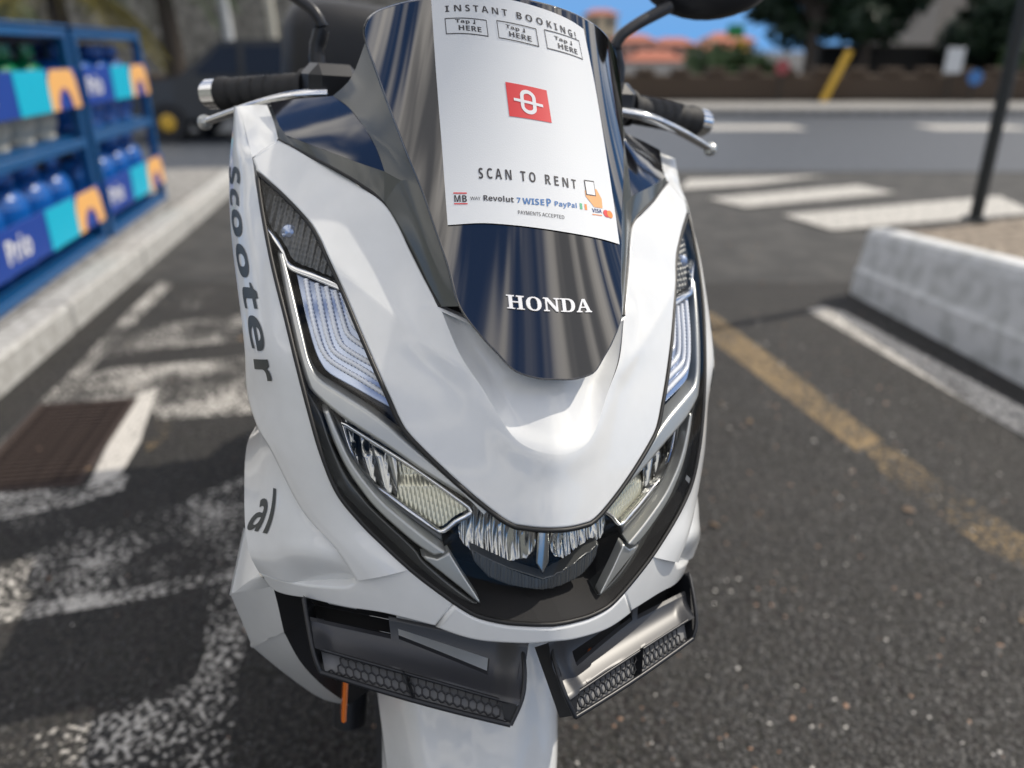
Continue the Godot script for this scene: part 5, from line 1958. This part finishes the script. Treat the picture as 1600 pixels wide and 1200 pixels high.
func sign_board(rack: Node3D, L: float, y: float) -> void:
	var h := 0.185
	var z := 0.006
	var mk := Maker.new()
	mk.box(Vector3(L / 2.0, y + h / 2.0, z), Vector3(L - 0.02, h, 0.008), Basis(), 0.002)
	var b := obj("sign_board", mk, mats.sign_navy, rack)
	mk = Maker.new()
	mk.box(Vector3(L - 0.60, y + h / 2.0, z + 0.0055), Vector3(0.36, h - 0.004, 0.003), Basis(), 0.0)
	obj("cyan_field", mk, mats.sign_cyan, b)
	# orange field with an arch cut out of its foot
	var arch := func(cx: float, r: float, w: float) -> PackedVector2Array:
		var o := PackedVector2Array([Vector2(cx - w / 2.0, y + 0.002)])
		for i in 17:
			var a := PI - PI * i / 16.0
			o.append(Vector2(cx + cos(a) * r, y + 0.002 + sin(a) * r))
		o.append_array([Vector2(cx + w / 2.0, y + 0.002), Vector2(cx + w / 2.0 - 0.02, y + h - 0.05), Vector2(cx + w / 2.0 - 0.06, y + h - 0.004), Vector2(cx - w / 2.0 + 0.06, y + h - 0.004), Vector2(cx - w / 2.0 + 0.02, y + h - 0.05)])
		return o
	mk = Maker.new()
	var oz := z + 0.0065
	var poly: PackedVector2Array = arch.call(L - 0.23, 0.085, 0.40)
	fill(mk, poly, func(_x, _y): return oz, 1.0, 0.05)
	obj("orange_arch", mk, mats.sign_orange, b)
	mk = Maker.new()
	var ringp := PackedVector2Array()
	for i in 17:
		var a := PI * i / 16.0
		ringp.append(Vector2(L - 0.23 + cos(a) * 0.099, y + 0.002 + sin(a) * 0.099))
	for i in 17:
		var a := PI - PI * i / 16.0
		ringp.append(Vector2(L - 0.23 + cos(a) * 0.086, y + 0.002 + sin(a) * 0.086))
	fill(mk, ringp, func(_x, _y): return oz + 0.001, 1.0, 0.05)
	obj("arch_edge", mk, mats.sign_purple, b)
	var tt := text_triangles("Prio", font(true), 0.13)
	mk = Maker.new()
	var v: PackedVector3Array = tt[0]
	for i in range(0, v.size(), 3):
		var o := Vector3(L - 1.22, y + 0.045, z + 0.006)
		mk.tri(v[i] + o, v[i + 1] + o, v[i + 2] + o, Vector3.BACK, Vector3.BACK, Vector3.BACK)
	obj("lettering", mk, mats.ink_white, b)


# ---------- background ----------

func leaf_cloud(mk: Maker, centre: Vector3, r: Vector3, count: int, leaf: float) -> void:
	for i in count:
		var d := Vector3(rng.randfn(), rng.randfn(), rng.randfn()).normalized()
		var p := centre + d * r * pow(rng.randf(), 0.45)
		var n := (d + Vector3(rng.randf_range(-1, 1), rng.randf_range(-0.3, 1), rng.randf_range(-1, 1))).normalized()
		var t := n.cross(Vector3(rng.randfn(), rng.randfn(), rng.randfn())).normalized()
		var b := n.cross(t)
		var s := leaf * rng.randf_range(0.6, 1.3)
		mk.tri(p - t * s, p + b * s * 0.45, p + t * s, n, n, n)
		mk.tri(p - t * s, p - b * s * 0.45, p + t * s, n, n, n)


func tree(called: String, label: String, at: Vector3, height: float, clumps: Array, leaf_mat: Material, group := "", leaf := 0.14) -> void:
	var t := thing(called, label, "tree", at, group)
	var mk := Maker.new()
	mk.tube(smooth3(PackedVector3Array([Vector3.ZERO, Vector3(0.04, height * 0.3, 0.02), Vector3(-0.03, height * 0.65, 0)]), 0.3), func(q): return lerpf(0.16, 0.08, q) * height / 4.0, 10)
	for c in clumps:
		mk.tube(PackedVector3Array([Vector3(0.0, height * 0.45, 0), c[0] * 0.7 + Vector3(0, height * 0.15, 0), c[0]]), func(q): return lerpf(0.06, 0.015, q) * height / 4.0, 6)
	obj("trunk", mk, mats.bark, t)
	mk = Maker.new()
	for c in clumps:
		leaf_cloud(mk, c[0], c[1], int(c[2]), leaf)
	obj("crown", mk, leaf_mat, t)


func palm(label: String, at: Vector3, height: float, fronds: int, long: float, m: Material) -> void:
	var t := thing("palm_tree", label, "palm", at, "palms behind the racks")
	var mk := Maker.new()
	mk.tube(PackedVector3Array([Vector3.ZERO, Vector3(0.05, height * 0.5, 0), Vector3(0.0, height, 0)]), func(q): return lerpf(0.2, 0.13, q), 10)
	obj("trunk", mk, mats.bark, t)
	for k in fronds:
		mk = Maker.new()
		var az := TAU * k / fronds + rng.randf_range(-0.2, 0.2)
		var up := rng.randf_range(-0.1, 0.9)
		var dir := Vector3(cos(az), 0, sin(az))
		var spine := PackedVector3Array()
		for i in 13:
			var q := i / 12.0
			spine.append(Vector3(0, height, 0) + dir * long * q * (1.0 - 0.2 * q) + Vector3(0, long * (up * q - (0.6 + up * 0.5) * q * q), 0))
		mk.tube(spine, func(q): return lerpf(0.018, 0.005, q), 5)
		var side := dir.cross(Vector3.UP)
		for i in range(1, 12):
			for h in [0.0, 0.5]:
				var p := spine[i].lerp(spine[i + 1], h)
				for s in [-1.0, 1.0]:
					var e: Vector3 = p + side * s * 0.42 * sin(PI * (0.12 + 0.85 * i / 12.0)) + dir * 0.16 + Vector3(0, -0.16, 0)
					var n: Vector3 = (Vector3.UP + side * s * 0.4).normalized()
					mk.tri(p - dir * 0.025, p + dir * 0.025, e, n, n, n)
		obj("frond", mk, m, t)


func house(label: String, at: Vector3, size: Vector3, wallm: Material, roofm: Material, cols: int, rows: int) -> void:
	var t := thing("town_house", label, "house", at, "houses on the far hillside")
	var mk := Maker.new()
	mk.box(Vector3(0, size.y / 2.0, 0), size)
	obj("wall", mk, wallm, t)
	mk = Maker.new()
	var e := 0.4
	var a := [Vector3(-size.x / 2 - e, size.y, size.z / 2 + e), Vector3(size.x / 2 + e, size.y, size.z / 2 + e), Vector3(size.x / 2 + e, size.y, -size.z / 2 - e), Vector3(-size.x / 2 - e, size.y, -size.z / 2 - e)]
	var r0 := Vector3(-size.x * 0.25, size.y + size.x * 0.18, 0)
	var r1 := Vector3(size.x * 0.25, size.y + size.x * 0.18, 0)
	mk.flat(a[0], a[1], r1, r0, Vector3(0, 1, 1))
	mk.flat(a[3], a[2], r1, r0, Vector3(0, 1, -1))
	mk.flat(a[1], a[2], r1, r1, Vector3(1, 1, 0))
	mk.flat(a[0], a[3], r0, r0, Vector3(-1, 1, 0))
	obj("roof", mk, roofm, t)
	for i in cols:
		for j in rows:
			mk = Maker.new()
			mk.box(Vector3((i + 0.5) / cols * size.x - size.x / 2, (j + 0.55) / rows * size.y, size.z / 2 + 0.02), Vector3(size.x / cols * 0.4, size.y / rows * 0.45, 0.12))
			obj("window", mk, mats.dark_glass, t)


func build_far() -> void:
	mat("bark", Color(0.07, 0.055, 0.042), 0.9)
	mat("leaf_dark", Color(0.012, 0.032, 0.010), 0.6)
	mat("leaf_mid", Color(0.045, 0.085, 0.02), 0.6)
	mat("leaf_yellow", Color(0.20, 0.17, 0.03), 0.6)
	mat("dark_glass", Color(0.02, 0.022, 0.025), 0.1)
	var stucco := mat("stone_wall", Color.WHITE, 0.9)
	stucco.albedo_texture = noise_tex(0.03, 512, 101, ramp2(Color(0.12, 0.11, 0.09), Color(0.33, 0.31, 0.26), 0.25, 0.75), 5)
	stucco.uv1_triplanar = true
	stucco.uv1_world_triplanar = true
	stucco.uv1_scale = Vector3(0.25, 0.25, 0.25)
	mat("beige_wall", Color(0.36, 0.32, 0.27), 0.9)
	mat("shade_toned_brown_stone", Color(0.075, 0.052, 0.034), 0.9)  # brown stone, its colour deepened to stand for shade
	mat("shade_toned_stone", Color(0.030, 0.027, 0.022), 0.9)  # shade of the trees put into the stone colour
	mat("pink_wall", Color(0.62, 0.36, 0.27), 0.9)
	mat("cream_wall", Color(0.68, 0.55, 0.36), 0.9)
	mat("pale_wall", Color(0.62, 0.6, 0.55), 0.9)
	mat("roof_tile", Color(0.38, 0.13, 0.08), 0.9)
	mat("sign_yellow", Color(0.7, 0.42, 0.04), 0.5)
	mat("sign_red", Color(0.3, 0.06, 0.06), 0.5)
	mat("sign_green", Color(0.02, 0.25, 0.07), 0.5)
	mat("white_metal", Color(0.6, 0.61, 0.6), 0.5)
	mat("car_grey", Color(0.03, 0.032, 0.035), 0.35, 0.0, 0.3)

	# left: retaining wall, poles, palms, a parked car
	var w := thing("retaining_wall", "grey brown stone retaining wall behind the parked car on the left", "wall", Vector3(-12, 0, -19))
	var mk := Maker.new()
	mk.box(Vector3(0, 2.6, 0), Vector3(22, 5.2, 0.6), Basis(Vector3.UP, 0.12), 0.05)
	obj("wall_body", mk, stucco, w)
	mk = Maker.new()
	mk.box(Vector3(0, 5.28, 0), Vector3(22.1, 0.16, 0.75), Basis(Vector3.UP, 0.12), 0.03)
	obj("coping", mk, mats.pavement_concrete, w)
	palm("yellowing palm with drooping fronds left of the others above the racks", Vector3(-7.2, 0, -13.5), 2.0, 18, 1.9, mats.leaf_yellow)
	palm("olive palm with drooping fronds near the white pole", Vector3(-5.9, 0, -14.5), 2.3, 16, 1.6, mats.leaf_mid)
	palm("dark palm behind the nearer blue rack", Vector3(-9.6, 0, -14.5), 2.1, 16, 2.2, mats.leaf_mid)
	var pm := [[Vector3(-5.05, 0, -15.2), 0.09, "tall white pole behind the left handlebar", mats.white_metal], [Vector3(-4.35, 0, -15.6), 0.075, "tall cream pole beside the dark slanted post behind the seat", mats.bottle_cream]]
	for q in pm:
		var p := thing("lamp_pole", q[2], "pole", q[0], "poles on the left")
		mk = Maker.new()
		mk.tube(PackedVector3Array([Vector3(0, 0, 0), Vector3(-0.12, 3.0, 0), Vector3(-0.2, 5.5, 0)]), func(_t): return q[1], 12)
		obj("shaft", mk, q[3], p)
		mk = Maker.new()
		mk.lathe([[0.0, 0.03], [0.2, 0.03], [0.21, 0.0]], 16)
		obj("base_plate", mk, q[3], p)
	car("dark grey parked car with a yellow wheel hub behind the farther rack", Vector3(-3.37, 0, -11.0))

	# right: far wall, trees, house and signs
	w = thing("garden_wall", "low brown stone wall along the far pavement", "wall", Vector3(10, 0.14, -17))
	mk = Maker.new()
	mk.box(Vector3(0, 0.25, 0), Vector3(40, 0.5, 0.4), Basis(), 0.03)
	obj("wall_body", mk, mats.shade_toned_brown_stone, w)
	for i in 24:
		mk = Maker.new()
		mk.box(Vector3(-8.0 + i * 0.72, 0.56, 0.0), Vector3(0.34, 0.13, 0.44), Basis(), 0.02)
		obj("cap_stone", mk, mats.shade_toned_brown_stone, w)
	w = thing("boundary_wall", "tall stone wall under the trees across the road, coloured dark for their shade", "wall", Vector3(22.0, 0, -22))
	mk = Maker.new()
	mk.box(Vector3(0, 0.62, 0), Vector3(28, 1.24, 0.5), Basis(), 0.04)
	obj("wall_body", mk, mats.shade_toned_stone, w)
	var b := thing("villa", "beige rendered villa with a dark eave behind the trees across the road", "building", Vector3(19.0, 0, -30))
	mk = Maker.new()
	mk.box(Vector3(0, 2.3, 0), Vector3(11, 4.6, 6), Basis(), 0.0)
	obj("wall", mk, mats.beige_wall, b)
	mk = Maker.new()
	mk.box(Vector3(0, 4.68, 0), Vector3(12.4, 0.16, 7.4), Basis(), 0.02)
	obj("eave", mk, mats.roof_tile, b)
	for i in 3:
		mk = Maker.new()
		mk.box(Vector3(-3.6 + i * 3.4, 2.7, 3.01), Vector3(1.0, 1.3, 0.1), Basis(), 0.0)
		obj("window", mk, mats.dark_glass, b)
	var tr := [[Vector3(6.9, 0, -19.5), 3.8, "broad dark tree left of the beige villa"], [Vector3(8.6, 0, -20.6), 4.2, "tall dark tree between the villa and the broad tree"], [Vector3(12.4, 0, -20.8), 3.0, "dark tree in front of the villa wall"], [Vector3(15.2, 0, -20.5), 3.6, "dark tree at the right behind the street pole"]]
	for q in tr:
		var cl := []
		for i in 11:
			var a := TAU * i / 11.0
			cl.append([Vector3(cos(a) * rng.randf_range(0.4, 1.5), q[1] * rng.randf_range(0.38, 0.85), sin(a) * rng.randf_range(0.3, 1.0)), Vector3(0.9, 0.65, 0.9) * rng.randf_range(0.6, 1.0), 600])
		tree("shade_tree", q[2], q[0], q[1], cl, mats.leaf_dark, "trees across the road", 0.15)
	for q in [[Vector3(12.2, 0, -19.0), 1.5, "round green shrub below the villa wall"], [Vector3(5.3, 0, -19.6), 1.3, "olive shrub by the far pavement under the town"]]:
		var t := thing("shrub", q[2], "shrub", q[0], "shrubs across the road")
		mk = Maker.new()
		for i in 5:
			leaf_cloud(mk, Vector3(rng.randf_range(-0.8, 0.8), q[1] * rng.randf_range(0.4, 0.7), rng.randf_range(-0.4, 0.4)), Vector3(0.7, 0.5, 0.6), 300, 0.13)
		obj("foliage", mk, mats.leaf_mid, t)
		mk = Maker.new()
		mk.tube(PackedVector3Array([Vector3.ZERO, Vector3(0, q[1] * 0.6, 0)]), func(_t): return 0.05, 6)
		obj("stem", mk, mats.bark, t)
	var sg := thing("yellow_post", "leaning yellow post under the dark trees across the road", "post", Vector3(6.35, 0.14, -16.6))
	mk = Maker.new()
	mk.tube(PackedVector3Array([Vector3(-0.05, 0, 0), Vector3(0.34, 0.95, 0)]), func(_t): return 0.07, 10)
	obj("shaft", mk, mats.sign_yellow, sg)
	sg = thing("road_sign", "small green and yellow road sign in front of the town", "sign", Vector3(8.3, 0, -31))
	mk = Maker.new()
	mk.tube(PackedVector3Array([Vector3.ZERO, Vector3(0, 2.0, 0)]), func(_t): return 0.05, 8)
	obj("post", mk, mats.white_metal, sg)
	mk = Maker.new()
	mk.box(Vector3(-0.12, 1.75, 0.06), Vector3(0.62, 0.42, 0.03), Basis(), 0.005)
	obj("green_plate", mk, mats.sign_green, sg)
	mk = Maker.new()
	mk.lathe([[0.0, 0.015], [0.28, 0.015], [0.28, -0.015], [0.0, -0.015]], 20, Vector3(0.1, 1.2, 0.06), Basis(Vector3.RIGHT, PI / 2))
	obj("yellow_plate", mk, mats.sign_yellow, sg)

	for q in [[Vector3(9.15, 0.14, -16.4), "disc", "blue", "small blue round sign on a low post across the road", 0.36], [Vector3(8.72, 0.14, -16.5), "board", "white", "white notice board on two posts across the road", 0.62], [Vector3(5.35, 0.14, -16.5), "disc", "red", "small red round sign under the broad dark tree", 0.55]]:
		sg = thing("roadside_sign", q[3], "sign", q[0], "signs across the road")
		mk = Maker.new()
		mk.tube(PackedVector3Array([Vector3.ZERO, Vector3(0, q[4] + 0.05, 0)]), func(_t): return 0.03, 8)
		obj("post", mk, mats.shade_toned_stone, sg)
		mk = Maker.new()
		if q[1] == "disc":
			mk.lathe([[0.0, 0.015], [0.14, 0.015], [0.14, -0.015], [0.0, -0.015]], 20, Vector3(0, q[4] + 0.1, 0.05), Basis(Vector3.RIGHT, PI / 2))
		else:
			mk.box(Vector3(0, q[4] + 0.15, 0.05), Vector3(0.34, 0.46, 0.03), Basis(), 0.004)
		obj("plate", mk, mats.ink_blue if q[2] == "blue" else mats.sign_red if q[2] == "red" else mats.white_metal, sg)

	# hillside town
	mk = Maker.new()
	var rows := []
	for i in 6:
		var c := PackedVector3Array()
		for j in 9:
			c.append(Vector3(-60 + j * 30, [-1.5, -2.2, -1.6, -0.6, 0.2, 0.3][i] + 1.2 * clampf((2.2 - j) * 0.6, -1.2, 1.6), -60 - i * 22))
		rows.append(c)
	loft(mk, rows, 40, 20, Vector3.UP)
	var hill := mat("hillside", Color.WHITE, 0.95)
	hill.albedo_texture = noise_tex(0.03, 256, 111, ramp2(Color(0.05, 0.06, 0.025), Color(0.16, 0.13, 0.08), 0.3, 0.7), 5)
	hill.uv1_triplanar = true
	hill.uv1_world_triplanar = true
	hill.uv1_scale = Vector3(0.03, 0.03, 0.03)
	ground_kind("hillside_terrain", mk, hill)
	var hs := [
		["pink house with a tiled roof nearest to the windscreen edge", Vector3(13.6, -3.2, -95), Vector3(4.6, 5.2, 5), "pink_wall", 3, 2],
		["cream house with low windows in the middle of the town", Vector3(13.9, -2.4, -82), Vector3(5.2, 2.6, 4), "cream_wall", 3, 1],
		["pale house below the road sign", Vector3(22.4, -3.0, -92), Vector3(5.2, 4.2, 5), "pale_wall", 2, 2],
		["tall cream block behind the windscreen top", Vector3(11.6, -1.0, -112), Vector3(4, 6.4, 5), "cream_wall", 2, 3],
		["beige house on the ridge right of the pink one", Vector3(21.0, -2.0, -110), Vector3(5, 3.8, 5), "pink_wall", 3, 2],
		["pale house on the ridge at the right of the town", Vector3(27.5, -2.0, -108), Vector3(6, 4.2, 5), "pale_wall", 3, 2]]
	for q in hs:
		house(q[0], q[1], q[2], mats[q[3]], mats.roof_tile, q[4], q[5])


func car(label: String, at: Vector3) -> void:
	var t := thing("parked_car", label, "car", at)
	t.scale = Vector3(0.8, 0.8, 0.8)
	# side profile swept across the width, nose towards -x
	var prof := PackedVector2Array([Vector2(-2.0, 0.35), Vector2(-2.05, 0.65), Vector2(-1.95, 0.85), Vector2(-1.0, 0.98), Vector2(-0.35, 1.5), Vector2(1.3, 1.55), Vector2(1.95, 1.0), Vector2(2.05, 0.6), Vector2(2.0, 0.35)])
	var mk := Maker.new()
	var tri := Geometry2D.triangulate_polygon(prof)
	for s in [-1.0, 1.0]:
		for i in range(0, tri.size(), 3):
			var v := []
			for j in 3:
				var q := prof[tri[i + j]]
				v.append(Vector3(q.x, q.y, s * (0.85 - 0.16 * smoothstep(0.95, 1.5, q.y))))
			mk.tri(v[0], v[1], v[2], Vector3(0, 0.1, s), Vector3(0, 0.1, s), Vector3(0, 0.1, s))
	for i in prof.size():
		var a := prof[i]
		var b := prof[(i + 1) % prof.size()]
		var wa := 0.85 - 0.16 * smoothstep(0.95, 1.5, a.y)
		var wb := 0.85 - 0.16 * smoothstep(0.95, 1.5, b.y)
		mk.flat(Vector3(a.x, a.y, wa), Vector3(b.x, b.y, wb), Vector3(b.x, b.y, -wb), Vector3(a.x, a.y, -wa), Vector3(a.y - b.y, b.x - a.x, 0) * (1.0 if b.x >= a.x else -1.0) if absf(b.x - a.x) > 0.01 else Vector3(signf(a.x), 0, 0))
	obj("body", mk, mats.car_grey, t)
	for q in [[-0.72, -0.05], [0.05, 0.9], [1.0, 1.5]]:
		mk = Maker.new()
		var x0: float = q[0]
		var x1: float = q[1]
		mk.flat(Vector3(x0 + (0.0 if x0 > -0.5 else -0.02), 1.02, 0.862), Vector3(x1, 1.02, 0.862), Vector3(minf(x1, 1.25), 1.43, 0.735), Vector3(maxf(x0, -0.32), 1.43, 0.735), Vector3(0, 0.2, 1))
		obj("side_window", mk, mats.dark_glass, t)
	for x in [-1.25, 1.3]:
		for s in [-1.0, 1.0]:
			mk = Maker.new()
			mk.lathe([[0.0, 0.1], [0.16, 0.1], [0.2, 0.09], [0.28, 0.1], [0.3, 0.06], [0.3, -0.08]], 28, Vector3(x, 0.3, s * 0.80), Basis(Vector3.RIGHT, s * PI / 2))
			var wh := obj("wheel", mk, mats.rubber, t)
			mk = Maker.new()
			mk.lathe([[0.0, 0.12], [0.10, 0.115], [0.13, 0.10]], 20, Vector3(x, 0.3, s * 0.80), Basis(Vector3.RIGHT, s * PI / 2))
			obj("hub_cap", mk, mats.sign_yellow, wh)


func build_shop() -> void:
	# ribbed grey shop front behind and left of the viewer: the scooter's glossy dark parts mirror it
	var clad := mat("cladding_grey", Color(0.34, 0.35, 0.32), 0.6)
	var b := thing("shop_building", "grey shop with ribbed cladding on the pavement left of the viewer", "building", Vector3(-5.2, 0.118, 6.0))
	var mk := Maker.new()
	mk.box(Vector3(-1.5, 1.7, 0), Vector3(2.9, 3.4, 14.0))
	obj("wall", mk, clad, b)
	mk = Maker.new()
	mk.box(Vector3.ZERO, Vector3(0.05, 0.20, 14.0), Basis(), 0.015)
	var rib := mk.done()
	for i in 13:
		var o := obj_mesh("cladding_board", rib, clad, b)
		o.position = Vector3(-0.02, 0.25 + i * 0.25, 0)
	mk = Maker.new()
	mk.box(Vector3(-1.4, 3.5, 0), Vector3(3.3, 0.2, 14.4), Basis(), 0.03)
	obj("roof", mk, clad, b)
